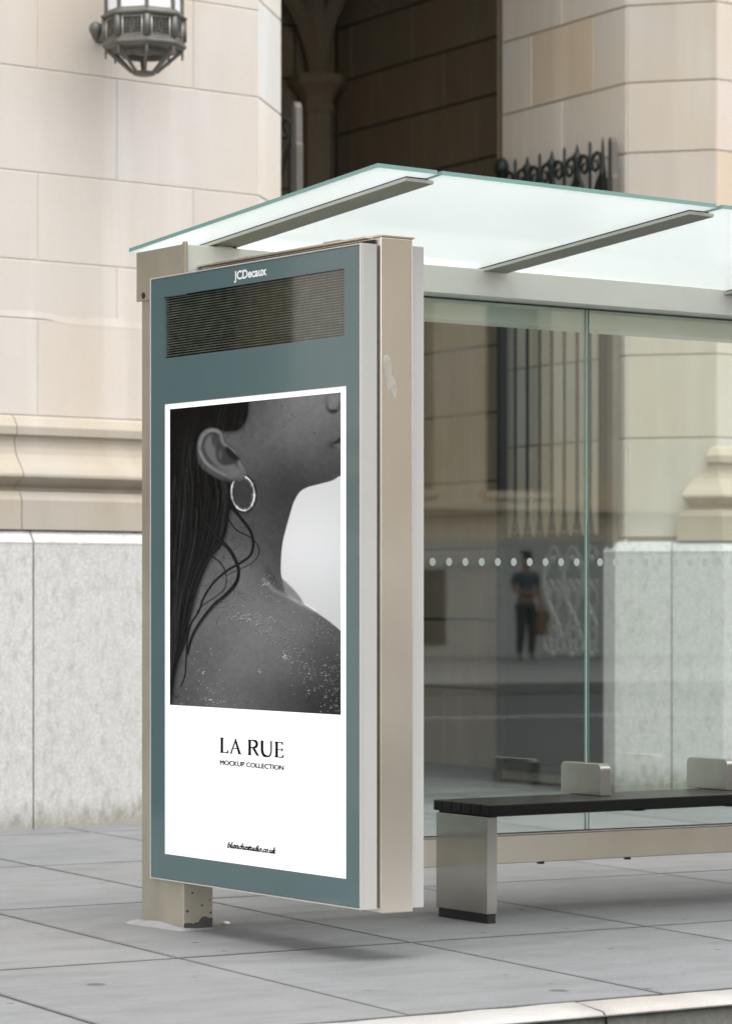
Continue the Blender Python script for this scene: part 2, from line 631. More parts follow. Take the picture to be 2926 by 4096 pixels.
def courses(t0, t1, zs, verts):
    cells = []
    for i in range(len(zs) - 1):
        cuts = [t0] + sorted(v for v in verts[i % len(verts)] if t0 + 0.05 < v < t1 - 0.05) + [t1]
        for a, b in zip(cuts[:-1], cuts[1:]):
            cells.append((a, b, zs[i], zs[i + 1]))
    return cells


# ================================================================== SETTING
def tf_sheet(mb, name, mat, kind='structure', **kw):
    o = mb.build(name, mat, **kw)
    return tag(o, kind=kind)


g = MB(ST)
g.add([(-300, -300, -0.6), (400, -300, -0.6), (400, 400, -0.6), (-300, 400, -0.6)], [(0, 1, 2, 3)])
tf_sheet(g, 'ground', M['earth'])

# pavement slabs, laid between measured joints over a dark grit bed
YL = [7.722, 9.41, 11.262, 13.09, 14.92, 16.75, 18.58, 20.4, 22.2, 24.0]
XL = [-8.2, -7.1, -6.0, -4.95, -3.9, -2.85, -1.8, -0.75, 0.3, 1.36, 2.42, 3.5, 4.595, 5.555, 6.565, 7.70, 9.12, 10.2, 11.3, 12.35, 13.4, 14.5, 15.6, 16.7, 17.8, 18.9, 20.0, 21.1, 22.2, 23.3, 24.4, 25.5]
pv = MB(ST)
pv.add([(-60, 7.45, -0.012), (90, 7.45, -0.012), (90, 40, -0.012), (-60, 40, -0.012)], [(0, 1, 2, 3)], 1)


def slab(x0a, x1a, x0b, x1b, y0, y1, gap=0.006, tint=None):
    h = gap / 2
    b = 0.013
    y0 += h * 1.8
    y1 -= h * 1.8
    jt = lambda: random.uniform(-0.0035, 0.0035)
    y0 += jt()
    y1 += jt()
    P = [(x0a + h + jt(), y0), (x1a - h + jt(), y0 + jt()), (x1b - h + jt(), y1), (x0b + h + jt(), y1 + jt())]
    bb = lambda: b * random.uniform(0.4, 1.5)
    Q = [(P[0][0] + bb(), P[0][1] + bb()), (P[1][0] - bb(), P[1][1] + bb()), (P[2][0] - bb(), P[2][1] - bb()), (P[3][0] + bb(), P[3][1] - bb())]
    vs = [(x, y, -0.012) for x, y in P] + [(x, y, -0.0015) for x, y in P] + [(x, y, 0) for x, y in Q]
    tn = tint or rtint(0.08, 0.012)
    pv.add(vs, [(8, 9, 10, 11)], 0, tn)
    fs = []
    for q in range(4):
        r = (q + 1) % 4
        fs += [(4 + q, 4 + r, 8 + r, 8 + q), (q, r, 4 + r, 4 + q)]
    pv.add(vs, fs, 0, tuple(t * 0.80 for t in tn))


SL = 0.1
for j in range(len(YL) - 1):
    for i in range(len(XL) - 1):
        ya, yb = YL[j], YL[j + 1]
        slab(XL[i] + SL * (ya - 9.41), XL[i + 1] + SL * (ya - 9.41), XL[i] + SL * (yb - 9.41), XL[i + 1] + SL * (yb - 9.41), ya, yb,
             gap=0.0125 if j < 2 else 0.015)
tf_sheet(pv, 'sidewalk', [M['paving'], M['joint']], recalc=False)

# kerb stones with a rounded arris, road below
kb = MB(ST)
kx = [-9.5, -7.0, -4.4, -1.9, 0.7, 3.3, 5.945, 8.6, 11.2, 13.8, 16.4, 19.0, 21.6, 24.2]
for a, b in zip(kx[:-1], kx[1:]):
    a += 0.008
    pr = [(7.703, -0.2), (7.703, -0.008), (7.697, 0.0), (7.50, -0.002), (7.482, -0.006), (7.470, -0.016), (7.465, -0.032), (7.460, -0.2)]
    n = len(pr)
    sk = -0.32
    steps = max(2, int((b - a) / 0.12))
    vs, fs, ms = [], [], []
    for q in range(steps + 1):
        x = a + (b - a) * q / steps
        w = 0.0022
        for idx, (y, z) in enumerate(pr):
            xx = x + (sk * (y - 7.46) * -1 if False else 0.26 * (y - 7.46))
            jz = random.uniform(-w, w) if 1 < idx < 7 else 0
            jy = random.uniform(-w, w) * 1.2 if 3 < idx < 8 else 0
            vs.append((xx, y + jy, z + jz))
    for q in range(steps):
        for i in range(n - 1):
            fs.append((q * n + i, q * n + i + 1, (q + 1) * n + i + 1, (q + 1) * n + i))
            ms.append(1 if i >= 5 else 0)
    tn = rtint(0.06, 0.02)
    for f_, m_ in zip(fs, ms):
        kb.add(vs, [f_], m_, tn, smooth=True)
    kb.add(vs, [tuple(range(n)), tuple(range(steps * n, steps * n + n))[::-1]], 1, tn)
kbo = kb.build('kerb', [M['kerb'], M['kerb_face']], recalc=False)
bm = bmesh.new()
bm.from_mesh(kbo.data)
bmesh.ops.remove_doubles(bm, verts=bm.verts, dist=1e-5)
bmesh.ops.recalc_face_normals(bm, faces=bm.faces)
bm.to_mesh(kbo.data)
bm.free()
tag(kbo, kind='structure')

rd = MB(ST)
RY = [(7.60, -0.145), (6.9, -0.125), (3.0, -0.03), (0.0, 0.04), (-4.0, 0.12), (-8.2, 0.225), (-8.75, 0.225)]
for (ya, za), (yb, zb) in zip(RY[:-1], RY[1:]):
    rd.add([(-70, ya, za), (110, ya, za), (110, yb, zb), (-70, yb, zb)], [(0, 1, 2, 3)])
tf_sheet(rd, 'road', M['asphalt'])


def road_z(y):
    for (ya, za), (yb, zb) in zip(RY[:-1], RY[1:]):
        if yb <= y <= ya:
            return za + (zb - za) * (ya - y) / (ya - yb)
    return 0


ln = MB(ST)
y = -4.7
ln.add([(-50, y - 0.07, road_z(y) + 0.004), (90, y - 0.07, road_z(y) + 0.004), (90, y + 0.07, road_z(y) + 0.004), (-50, y + 0.07, road_z(y) + 0.004)], [(0, 1, 2, 3)])
for k in range(-4, 14):
    x = 17.9 + k * 4.2
    yy = -1.6
    ln.add([(x, yy - 0.06, road_z(yy) + 0.006), (x + 0.75, yy - 0.06, road_z(yy) + 0.006), (x + 0.75, yy + 0.06, road_z(yy) + 0.006), (x, yy + 0.06, road_z(yy) + 0.006)], [(0, 1, 2, 3)])
tf_sheet(ln, 'road_marking', M['paint_white'])

fk = MB(ST)
fk.box(-60, 100, -8.95, -8.65, 0.0, 0.385)
tf_sheet(fk, 'kerb_across_the_street', M['kerb_face'], bevel=0.015)
fs_ = MB(ST)
fs_.add([(-60, -8.95, 0.38), (100, -8.95, 0.38), (100, -40, 0.46), (-60, -40, 0.46)], [(0, 1, 2, 3)])
tf_sheet(fs_, 'sidewalk_across_the_street', M['paving'])

# ================================================================== STONE BUILDING
bld = thing('stone_building', 'pale limestone building with deep arched porch behind the bus shelter', 'building', BF(3.3, 0, -0.03))
LC = (9.729, 15.527)      # left corner of the opening on the facade
LI = (10.194, 16.014)     # inner end of left splay
RC = (13.629, 15.898)     # right corner
RI = (13.229, 16.374)     # inner end of right splay
RE = (13.365, 17.991)     # end of right reveal
s_l, s_r = 1.345, 5.263
ZL = [2.312, 2.862, 3.192, 3.691, 4.280, 4.800, 5.345, 5.89, 6.43, 6.98, 7.52]
VA = [-0.232 + 1.088 * k for k in range(-12, 3)]
VB = [0.310 + 1.088 * k for k in range(-12, 3)]
VERT = [VA, VB, VA, VB, VA, VB, VA, VB, VA, VB]
door_t0, door_t1 = -5.89, -4.30     # recessed side door off to the left (seen only as a reflection)
wl = MB(BF)
cells = courses(-13, s_l, ZL, VERT)
left_cells = []
for c in cells:
    if c[1] <= door_t0 or c[0] >= door_t1:
        left_cells.append(c)
    else:
        if c[0] < door_t0 - 0.05:
            left_cells.append((c[0], door_t0, c[2], c[3]))
        if c[1] > door_t1 + 0.05:
            left_cells.append((door_t1, c[1], c[2], c[3]))
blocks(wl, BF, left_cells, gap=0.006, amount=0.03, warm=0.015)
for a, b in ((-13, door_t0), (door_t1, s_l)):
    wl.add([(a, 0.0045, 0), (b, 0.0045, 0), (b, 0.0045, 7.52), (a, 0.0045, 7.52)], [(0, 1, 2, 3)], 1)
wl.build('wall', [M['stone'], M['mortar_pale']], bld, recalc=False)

# left splay (45 degrees into the porch)
lsp = line_frame(LC[0], LC[1], 43.7, 1)
wj = MB()
zz = [-0.06, 1.66, 2.312, 2.862, 3.192, 3.691, 4.280, 4.866, 5.345, 5.89, 6.43, 6.98, 7.52]
blocks(wj, lsp, [(0.0, 0.673, a, b) for a, b in zip(zz[:-1], zz[1:])], amount=0.03)
wj.add([(0, 0.010, 0), (0.673, 0.010, 0), (0.673, 0.010, 7.52), (0, 0.010, 7.52)], [(0, 1, 2, 3)], 1, tf=lsp)
lrv = line_frame(LI[0], LI[1], -1.0, 1)
blocks(wj, lrv, courses(0, 1.9, zz, [[0.6, 1.2], [0.3, 0.95, 1.6]]), amount=0.05)
wj.add([(0, 0.010, 0), (1.9, 0.010, 0), (1.9, 0.010, 7.52), (0, 0.010, 7.52)], [(0, 1, 2, 3)], 1, tf=lrv)
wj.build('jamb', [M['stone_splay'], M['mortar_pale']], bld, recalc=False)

# right front, splay and reveal
ZR = [1.69, 2.371, 2.94, 3.40, 3.86, 4.329, 4.811, 5.341, 5.87, 6.40, 6.95, 7.52]
wr = MB()
spec = {}
cr = courses(s_r, 12, ZR, [[6.1, 7.2, 8.3, 9.4, 10.5], [5.9, 6.6, 7.7, 8.8, 9.9]])
blocks(wr, BF, cr, amount=0.05, warm=0.05, special={24: (1.02, 0.93, 0.82), 30: (1.04, 1.0, 0.98)})
wr.add([(s_r, 0.010, 0), (12, 0.010, 0), (12, 0.010, 7.52), (s_r, 0.010, 7.52)], [(0, 1, 2, 3)], 1, tf=BF)
wr.build('wall', [M['stone'], M['mortar']], bld, recalc=False)

rsp = line_frame(RC[0], RC[1], -40, -1)
rrv = line_frame(RI[0], RI[1], 4.8, -1)
rj = MB()
ca, cb = [0.405, 1.212], [0.809]
cc = courses(0, 1.622, [-0.05, 0.62, 1.15] + ZR, [cb, ca, cb, ca, cb, ca, cb, ca, cb, ca, cb, ca, cb, ca])
sp = {}
for i, c in enumerate(cc):
    if abs(c[2] - 4.811) < 0.01 and abs(c[0] - 0.405) < 0.01:
        sp[i] = (0.97, 0.88, 0.755)
blocks(rj, rrv, cc, gap=0.012, amount=0.06, warm=0.05, special=sp)
rj.add([(0, 0.010, 0), (1.622, 0.010, 0), (1.622, 0.010, 7.52), (0, 0.010, 7.52)], [(0, 1, 2, 3)], 1, tf=rrv)
wc = MB()
blocks(wc, rsp, [(0, 0.6218, a, b) for a, b in zip(ZR[:-1], ZR[1:])], gap=0.010, amount=0.035, warm=0.02)
wc.add([(0, 0.010, 0), (0.6218, 0.010, 0), (0.6218, 0.010, 7.52), (0, 0.010, 7.52)], [(0, 1, 2, 3)], 1, tf=rsp)
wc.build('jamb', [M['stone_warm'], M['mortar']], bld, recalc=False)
# thickness of the reveal where it steps back into the porch
ret = line_frame(RE[0], RE[1], 84.57, -1)
blocks(rj, lambda t, n, z: (RE[0] + BU[0] * t + BV[0] * -n, RE[1] + BU[1] * t - BV[1] * n, z), [(0, 0.9, a, b) for a, b in zip(ZR[:-1], ZR[1:])], amount=0.05)
rj.build('reveal', [M['stone_reveal'], M['mortar']], bld, recalc=False)


# running mouldings and plinth, swept round the corners
def offset_path(pts, d):
    """offset an open XY path outwards (to its right when walked left to right as seen from the street)"""
    P = [np.array(p) for p in pts]
    out = []
    for i, p in enumerate(P):
        dirs = []
        if i > 0:
            dirs.append((P[i] - P[i - 1]) / np.linalg.norm(P[i] - P[i - 1]))
        if i < len(P) - 1:
            dirs.append((P[i + 1] - P[i]) / np.linalg.norm(P[i + 1] - P[i]))
        ns = [np.array((q[1], -q[0])) for q in dirs]
        if len(ns) == 1:
            out.append(p + ns[0] * d)
        else:
            m = ns[0] + ns[1]
            m /= np.linalg.norm(m)
            out.append(p + m * d / max(0.3, m.dot(ns[0])))
    return out


def sweep(mb, path, prof, mi=0, tints=None, ends=None):
    """path: XY list walked with the street on its right; prof: (z, projection) from top to bottom"""
    rows = []
    for j, (z, d) in enumerate(prof):
        op = offset_path(path, d)
        if ends and ends.get(j) is not None:
            op[ends['at']] = np.array(ends[j]) if False else op[ends['at']]
        rows.append([(p[0], p[1], z) for p in op])
    for j in range(len(prof) - 1):
        for i in range(len(path) - 1):
            mb.add([rows[j][i], rows[j][i + 1], rows[j + 1][i + 1], rows[j + 1][i]], [(0, 1, 2, 3)], mi, tints[i] if tints else (1, 1, 1))
    for e in (0, -1):
        ring = [r[e] for r in rows] + [(path[e][0], path[e][1], prof[-1][0]), (path[e][0], path[e][1], prof[0][0])]
        mb.add(ring, [tuple(range(len(ring)))], mi)


MOULD = [(2.312, 0.0), (2.300, 0.022), (2.252, 0.055), (2.246, 0.058), (2.202, 0.058), (2.190, 0.032), (2.165, 0.030), (2.13, 0.036), (2.09, 0.050),
         (2.05, 0.075), (2.01, 0.106), (1.985, 0.122), (1.975, 0.126), (1.962, 0.126), (1.905, 0.028), (1.893, 0.026), (1.878, 0.084), (1.856, 0.094), (1.850, 0.098), (1.832, 0.106),
         (1.826, 0.106), (1.666, 0.106)]


def fp(s):
    q = BF(s, 0, 0)
    return (q[0], q[1])


md = MB()
cut = [-13, -9.6, -6.55]
sweep(md, [fp(-13), fp(-6.0)], MOULD, tints=[rtint(0.02)])
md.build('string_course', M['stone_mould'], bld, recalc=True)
md = MB()
xs = [-4.25, -2.9, -0.41, s_l]
for a, b in zip(xs[:-1], xs[1:]):
    e = 0.0
    if b == s_l:
        sweep(md, [fp(a + 0.004), fp(b), (LC[0] + 0.3 * math.sin(R(43.7)), LC[1] + 0.3 * math.cos(R(43.7)))], MOULD, tints=[rtint(0.02), rtint(0.02)])
    else:
        sweep(md, [fp(a + 0.004), fp(b - 0.002)], MOULD, tints=[rtint(0.03)])
md.build('string_course', M['stone_mould'], bld, recalc=True)
md = MB()
# right-hand run: its return dies into the splay at a different depth for each member
tend = [(2.312, 0.0), (2.300, 0.035), (2.252, 0.057), (2.246, 0.058), (2.202, 0.058), (2.190, 0.045), (2.165, 0.05), (2.13, 0.085), (2.09, 0.14), (2.05, 0.175),
        (2.01, 0.205), (1.985, 0.212), (1.975, 0.214), (1.962, 0.214), (1.900, 0.162), (1.893, 0.165), (1.878, 0.20), (1.856, 0.225), (1.850, 0.235), (1.832, 0.25),
        (1.826, 0.252), (1.666, 0.252)]
rows = []
for (z, d), (_, te) in zip(MOULD, tend):
    a = R(-40)
    e = (RC[0] + math.sin(a) * te, RC[1] + math.cos(a) * te)
    op = offset_path([e if te > 0.01 else (RC[0] + math.sin(a) * 0.01, RC[1] + math.cos(a) * 0.01), RC, fp(12)], d)
    rows.append([(e[0], e[1], z)] + [(p[0], p[1], z) for p in op])
for j in range(len(MOULD) - 1):
    for i in range(3):
        md.add([rows[j][i], rows[j][i + 1], rows[j + 1][i + 1], rows[j + 1][i]], [(0, 1, 2, 3)], 0, (1, 0.97, 0.93))
mo = md.build('string_course', M['stone_mould'], bld, recalc=True)

pl = MB()
CAPP = [(1.664, 0.02), (1.660, 0.085), (1.655, 0.090), (1.600, 0.130), (1.592, 0.133)]
PLP = [(1.592, 0.133), (1.586, 0.130), (-0.15, 0.130)]
PLP[0] = (1.592, 0.133)


def plinth_run(path, nm):
    c = rtint(0.03, 0.01)
    sweep(pl, path, CAPP, 1, [c] * (len(path) - 1))
    sweep(pl, path, PLP, 0, [c] * (len(path) - 1))


gj = [-13, -11.2, -9.4, -7.6, -5.95]
for a, b in zip(gj[:-1], gj[1:]):
    plinth_run([fp(a + 0.004), fp(b - 0.004)], '')
pl.build('plinth', [M['granite'], M['granite_cap']], bld)
pl = MB()
gj = [-4.25, -2.35, -0.349]
for a, b in zip(gj[:-1], gj[1:]):
    plinth_run([fp(a + 0.004), fp(b - 0.004)], '')
lend = lsp(0.673, 0, 0)
plinth_run([fp(-0.341), fp(s_l), (lend[0], lend[1])], '')
pl.build('plinth', [M['granite'], M['granite_cap']], bld)
pl = MB()
j1 = rsp(0.281, 0, 0)
j2 = rsp(0.289, 0, 0)
re = rrv(0.12, 0, 0)
plinth_run([(re[0], re[1]), (RI[0], RI[1]), (j2[0], j2[1])], '')
plinth_run([(j1[0], j1[1]), RC, fp(7.1)], '')
plinth_run([fp(7.11), fp(9.2)], '')
plinth_run([fp(9.21), fp(12)], '')
# dark beds of the plinth joints
for q in (fp(-0.345),):
    pass
pb = MB(BF)
plo = pl.build('plinth', [M['granite'], M['granite_cap']], bld)

# pale ragged band along one bed joint of the left wall
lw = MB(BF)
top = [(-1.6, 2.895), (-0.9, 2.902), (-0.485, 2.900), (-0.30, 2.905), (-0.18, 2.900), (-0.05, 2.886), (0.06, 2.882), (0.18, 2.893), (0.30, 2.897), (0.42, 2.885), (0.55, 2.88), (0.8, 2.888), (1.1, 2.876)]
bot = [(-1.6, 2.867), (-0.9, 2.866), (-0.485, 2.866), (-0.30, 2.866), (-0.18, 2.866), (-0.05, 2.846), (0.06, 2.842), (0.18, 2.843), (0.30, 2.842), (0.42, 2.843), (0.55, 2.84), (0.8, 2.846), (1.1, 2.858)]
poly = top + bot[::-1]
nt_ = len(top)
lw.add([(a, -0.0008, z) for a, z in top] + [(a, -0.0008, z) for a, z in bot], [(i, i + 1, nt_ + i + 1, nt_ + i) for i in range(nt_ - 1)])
lw.build('pale_band', M['cream'], bld)

# recessed side door at the left
dr = MB(BF)
dr.box(door_t0, door_t1, 0.75, 0.80, -0.05, 6.0)
for k in range(8):
    x = door_t0 + 0.03 + k * 0.193
    dr.box(x, x + 0.18, 0.72, 0.75, 0.1, 5.0)
drb = dr.build('side_door', M['door_wood'], bld, bevel=0.006)
dj = MB(BF)
dj.box(door_t0 - 0.3, door_t0, 0.02, 0.9, -0.05, 7.5)
dj.box(door_t1, door_t1 + 0.3, 0.02, 0.9, -0.05, 7.5)
dj.box(door_t0, door_t1, 0.02, 0.9, 6.0, 7.5)
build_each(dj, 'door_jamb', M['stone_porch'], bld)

# upper wall with a pointed arch over the opening
up = MB(BF)
NA = 14


def arch_z(s):
    mid = (s_l + s_r) / 2
    w = (s_r - s_l) / 2
    q = abs(s - mid) / w
    return 6.6 + 2.6 * math.sqrt(max(0.0, 1 - q)) * (0.7 + 0.3 * (1 - q))


for k in range(NA):
    a = s_l + (s_r - s_l) * k / NA
    b = s_l + (s_r - s_l) * (k + 1) / NA
    za, zb = max(7.0, arch_z(a)), max(7.0, arch_z(b))
    up.add([(a, 0, za), (b, 0, zb), (b, 0, 15), (a, 0, 15), (a, 0.6, za), (b, 0.6, zb)], [(0, 1, 2, 3), (0, 4, 5, 1)])
up.add([(-13, 0, 7.52), (s_l, 0, 7.52), (s_l, 0, 15), (-13, 0, 15)], [(0, 1, 2, 3)])
up.add([(s_r, 0, 7.52), (12, 0, 7.52), (12, 0, 15), (s_r, 0, 15)], [(0, 1, 2, 3)])
up.add([(-13, 0, 15), (12, 0, 15), (12, 9, 15), (-13, 9, 15)], [(0, 1, 2, 3)])
up.add([(-13, 0, -.1), (-13, 9, -.1), (-13, 9, 15), (-13, 0, 15)], [(0, 1, 2, 3)])
up.add([(12, 0, -.1), (12, 9, -.1), (12, 9, 15), (12, 0, 15)], [(0, 1, 2, 3)])
up.add([(-13, 9, -.1), (12, 9, -.1), (12, 9, 15), (-13, 9, 15)], [(0, 1, 2, 3)])
up.build('upper_wall', M['stone'], bld, recalc=False)

# porch interior
PC = (14.511, 21.92)       # back corner
piw = line_frame(14.20, 17.45, 4.0, -1)
plen = math.hypot(PC[0] - 14.20, PC[1] - 17.45)
ip = MB()
zi = [-0.1, 0.55, 1.10, 1.66, 2.2, 2.74, 3.27, 3.79, 4.30, 4.76, 5.25, 5.70, 6.16, 6.6, 7.1, 7.6, 8.1, 8.6, 9.1]
pcells = courses(0, plen, zi, [[0.7, 1.7, 2.7, 3.7], [1.2, 2.2, 3.2, 4.2]])
blocks(ip, piw, pcells, gap=0.02, amount=0.08, special={i: ((1.75, 1.75, 1.85) if c[3] < 1.7 else (1.7, 1.7, 1.7)) for i, c in enumerate(pcells) if c[3] < 4.4})  # lower courses tinted lighter, painting in daylight that spills into the porch
ip.add([(0, 0.012, -0.1), (plen, 0.012, -0.1), (plen, 0.012, 9.1), (0, 0.012, 9.1)], [(0, 1, 2, 3)], 1, tf=piw)
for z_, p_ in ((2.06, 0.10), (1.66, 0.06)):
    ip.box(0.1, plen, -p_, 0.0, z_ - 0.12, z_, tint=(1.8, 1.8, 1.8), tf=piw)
pbk = line_frame(PC[0], PC[1], -86, -1)
blocks(ip, pbk, courses(0, 6.0, zi, [[0.9, 1.9, 2.9, 3.9, 4.9], [0.4, 1.4, 2.4, 3.4, 4.4, 5.4]]), gap=0.02, amount=0.08)
ip.add([(0, 0.012, -0.1), (6, 0.012, -0.1), (6, 0.012, 9.1), (0, 0.012, 9.1)], [(0, 1, 2, 3)], 1, tf=pbk)
plf = line_frame(9.15, 17.45, -2, 1)
ip.add([(0, 0, -0.1), (5.2, 0, -0.1), (5.2, 0, 9.1), (0, 0, 9.1)], [(0, 1, 2, 3)], 0, tf=plf)
# inner face of the front wall either side of the opening
ip.add([(9.15, 17.45, -0.1), (10.2, 17.9, -0.1), (10.2, 17.9, 9.1), (9.15, 17.45, 9.1)], [(0, 1, 2, 3)], 0)
ip.add([(14.3, 18.2, -0.1), (13.37, 18.05, -0.1), (13.37, 18.05, 9.1), (14.3, 18.2, 9.1)], [(0, 1, 2, 3)], 0)
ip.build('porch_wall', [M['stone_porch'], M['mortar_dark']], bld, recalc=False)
ce = MB()
ce.add([(8.6, 16.9, 7.33), (15.0, 17.4, 7.33), (15.0, 23, 7.33), (8.6, 23, 7.33)], [(0, 1, 2, 3)])
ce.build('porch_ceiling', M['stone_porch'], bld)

# respond column with capital in the back corner and the vault ribs that spring from it
cxy = (PC[0] - 0.28, PC[1] - 0.14)
colm = MB()
colm.lathe(cxy[0], cxy[1], [(0.18, -0.1), (0.18, 0.5), (0.135, 0.6), (0.135, 5.40)], 8, R(20), smooth=False)
column = colm.build('column', M['stone_rib'], bld)
cp = MB()
cp.lathe(cxy[0], cxy[1], [(0.135, 5.38), (0.165, 5.42), (0.165, 5.45), (0.145, 5.47), (0.15, 5.53), (0.205, 5.60), (0.25, 5.64), (0.25, 5.71), (0.2, 5.72)], 8, R(20), smooth=False)
cp.build('capital', M['stone_rib'], column)
for ex, ey, hz, rr in ((14.45, 18.6, 1.55, 0.075), (12.3, 19.4, 1.6, 0.085), (11.6, 22.1, 1.5, 0.075), (10.6, 20.9, 1.6, 0.085)):
    rb = MB()
    pts = []
    for k in range(15):
        q = k / 14
        a = q * PI / 2
        w = 1 - math.cos(a)
        pts.append((cxy[0] + (ex - cxy[0]) * w, cxy[1] + (ey - cxy[1]) * w, 5.70 + hz * math.sin(a)))
    rb.tube(pts, rr, 6, smooth=False)
    rb.build('vault_rib', M['stone_rib'], bld)

# ================================================================== IRON GATES
GTOP = 4.44


def make_gate(name, label, ox, oy, az, side):
    tf = line_frame(ox, oy, az, side)
    b0 = tf(0.65, 0, -0.05)
    gt = thing(name, label, 'gate', b0, 'iron gate leaves folded back in the porch')
    st = MB(tf)
    st.box(-0.03, 0.022, -0.02, 0.02, 0.03, 4.17)
    st.lathe(-0.004, 0, [(0.024, 4.165), (0.024, 4.21), (0.016, 4.26), (0.012, 4.34), (0.010, 4.40), (0.003, GTOP + 0.01)], 10)
    st.build('stile', M['iron'], gt)
    s2 = MB(tf)
    s2.box(1.275, 1.345, -0.025, 0.025, 0.03, 4.36)
    s2.lathe(1.31, 0, [(0.05, 4.36), (0.055, 4.40), (0.045, 4.44), (0.02, 4.465), (0.004, 4.47)], 10)
    s2.build('stile', M['iron'], gt)
    pp = MB(tf)
    poly = [(-0.125, 0.03), (-0.055, 0.03), (-0.055, 4.05), (-0.060, 4.18), (-0.064, 4.30), (-0.066, 4.40), (-0.076, 4.43), (-0.09, 4.44), (-0.105, 4.43), (-0.115, 4.40), (-0.118, 4.30), (-0.120, 4.18), (-0.125, 4.16)]
    pp.prism(poly, lambda a, z, d: (a, d, z), -0.05, 0.0)
    pp.build('gate_post', M['iron_post'], gt, bevel=0.005)
    for i, t in enumerate((0.155, 0.316, 0.481, 0.642, 0.800, 0.965, 1.127)):
        bar = MB(tf)
        leaf = i % 2 == 1
        pr = [(0.030, 1.715), (0.034, 1.725), (0.034, 1.740), (0.018, 1.745), (0.027, 1.760), (0.021, 1.80), (0.0135, 1.87), (0.0125, 3.2), (0.0125, 4.26)]
        if leaf:
            pr += [(0.030, 4.275), (0.020, 4.30), (0.045, 4.335), (0.036, 4.36), (0.016, 4.385), (0.011, 4.41), (0.003, GTOP)]
        else:
            pr += [(0.022, 4.30), (0.022, 4.33), (0.012, 4.345), (0.012, 4.42), (0.003, GTOP)]
        bar.lathe(t, 0, pr, 10)
        bar.build('bar', M['iron'], gt)
    for t0 in (0.155, 0.481, 0.800, 1.127):
        scr = MB(tf)
        for sg in (-1, 1):
            pts = [(0, 3.93), (0.03, 4.02), (0.085, 4.12), (0.135, 4.19), (0.150, 4.25), (0.138, 4.31), (0.105, 4.345), (0.060, 4.342), (0.030, 4.305), (0.034, 4.255), (0.066, 4.228), (0.098, 4.245), (0.096, 4.28), (0.075, 4.29)]
            pts = catmull([(t0 + sg * a, 0, z) for a, z in pts], 5)
            n = len(pts)
            scr.tube(pts, [0.0175 - 0.007 * i / n for i in range(n)], 6)
        scr.build('scroll', M['iron'], gt)
    rl = MB(tf)
    rl.box(0.022, 1.275, -0.018, 0.018, 1.668, 1.715)
    rl.box(0.022, 1.275, -0.018, 0.018, 0.795, 0.845)
    rl.box(0.022, 1.275, -0.018, 0.018, 0.03, 0.09)
    build_each(rl, 'rail', M['iron'], gt)
    bp = MB(tf)
    bp.box(0.022, 1.275, -0.016, -0.010, 0.09, 1.668)
    bp.build('backing_plate', M['iron'], gt)
    orn = MB(tf)
    for c in range(3):
        tc = 0.125 + c * 0.245
        for sg in (-1, 1):
            pts = [(0.02, 1.64), (0.13, 1.50), (0.155, 1.38), (0.09, 1.26), (0.02, 1.17), (0.09, 1.06), (0.145, 0.96), (0.10, 0.90), (0.04, 0.92), (0.05, 0.98)]
            q = catmull([(tc + sg * a * 0.82, -0.004, z) for a, z in pts], 5)
            orn.tube(q, 0.018, 6)
            pts = [(0.02, 1.17), (0.10, 1.27), (0.10, 1.36), (0.05, 1.40), (0.02, 1.36), (0.045, 1.32)]
            q = catmull([(tc + sg * a * 0.82, -0.004, z) for a, z in pts], 5)
            orn.tube(q, 0.014, 6)
            pts = [(0.01, 1.08), (0.06, 1.02), (0.05, 0.96), (0.01, 0.98)]
            orn.tube(catmull([(tc + sg * a * 0.82, -0.004, z) for a, z in pts], 5), 0.013, 6)
        for dz_, sc2 in ((1.50, 0.9), (1.02, 0.8), (1.29, 0.7)):
            for sg in (-1, 1):
                pts = [(0.118, 0.07), (0.075, 0.03), (0.085, -0.02), (0.112, -0.015), (0.108, 0.012)]
                orn.tube(catmull([(tc + sg * a * sc2, -0.002, dz_ + b_) for a, b_ in pts], 4), 0.011, 5)
        for z, r_ in ((1.17, 0.04), (1.55, 0.032), (0.885, 0.03)):
            orn.lathe(tc, 0, [(0.0, z - r_), (r_ * 0.7, z - r_ * 0.6), (r_, z), (r_ * 0.7, z + r_ * 0.6), (0.0, z + r_)], 8)
    orn.build('ornament_panel', M['iron_relief'], gt)
    kp = MB(tf)
    kp.box(0.03, 1.27, -0.0095, -0.002, 0.10, 0.785)
    kp.build('kick_plate', M['iron'], gt, bevel=0.004)
    return gt


make_gate('iron_gate', 'dark iron gate with scrolls and spikes seen through the shelter glass', 13.12, 16.50, 4.8, 1)
make_gate('iron_gate', 'iron gate edge with pale round-topped post beside the lantern wall corner', 10.56, 16.455, -1.0, -1)

# ================================================================== WALL LANTERN
lc = BF(0.0, 0, 0)
LX, LY = 8.615, 14.969
LZ = 4.236
lan = thing('wall_lantern', 'octagonal bronze lantern with white glass on the pale stone wall', 'lantern', (LX, LY, LZ))
toward = math.atan2(-LY, -LX)
PH = toward + R(4)


def octa(mb, prof, mi=0, ph=PH, cap=True):
    mb.lathe(LX, LY, prof, 8, ph, mi, smooth=False, cap=cap)


RV = 0.232


def vtx(r, k, z):
    a = PH + k * PI / 4
    return (LX + r * math.cos(a), LY + r * math.sin(a), z)


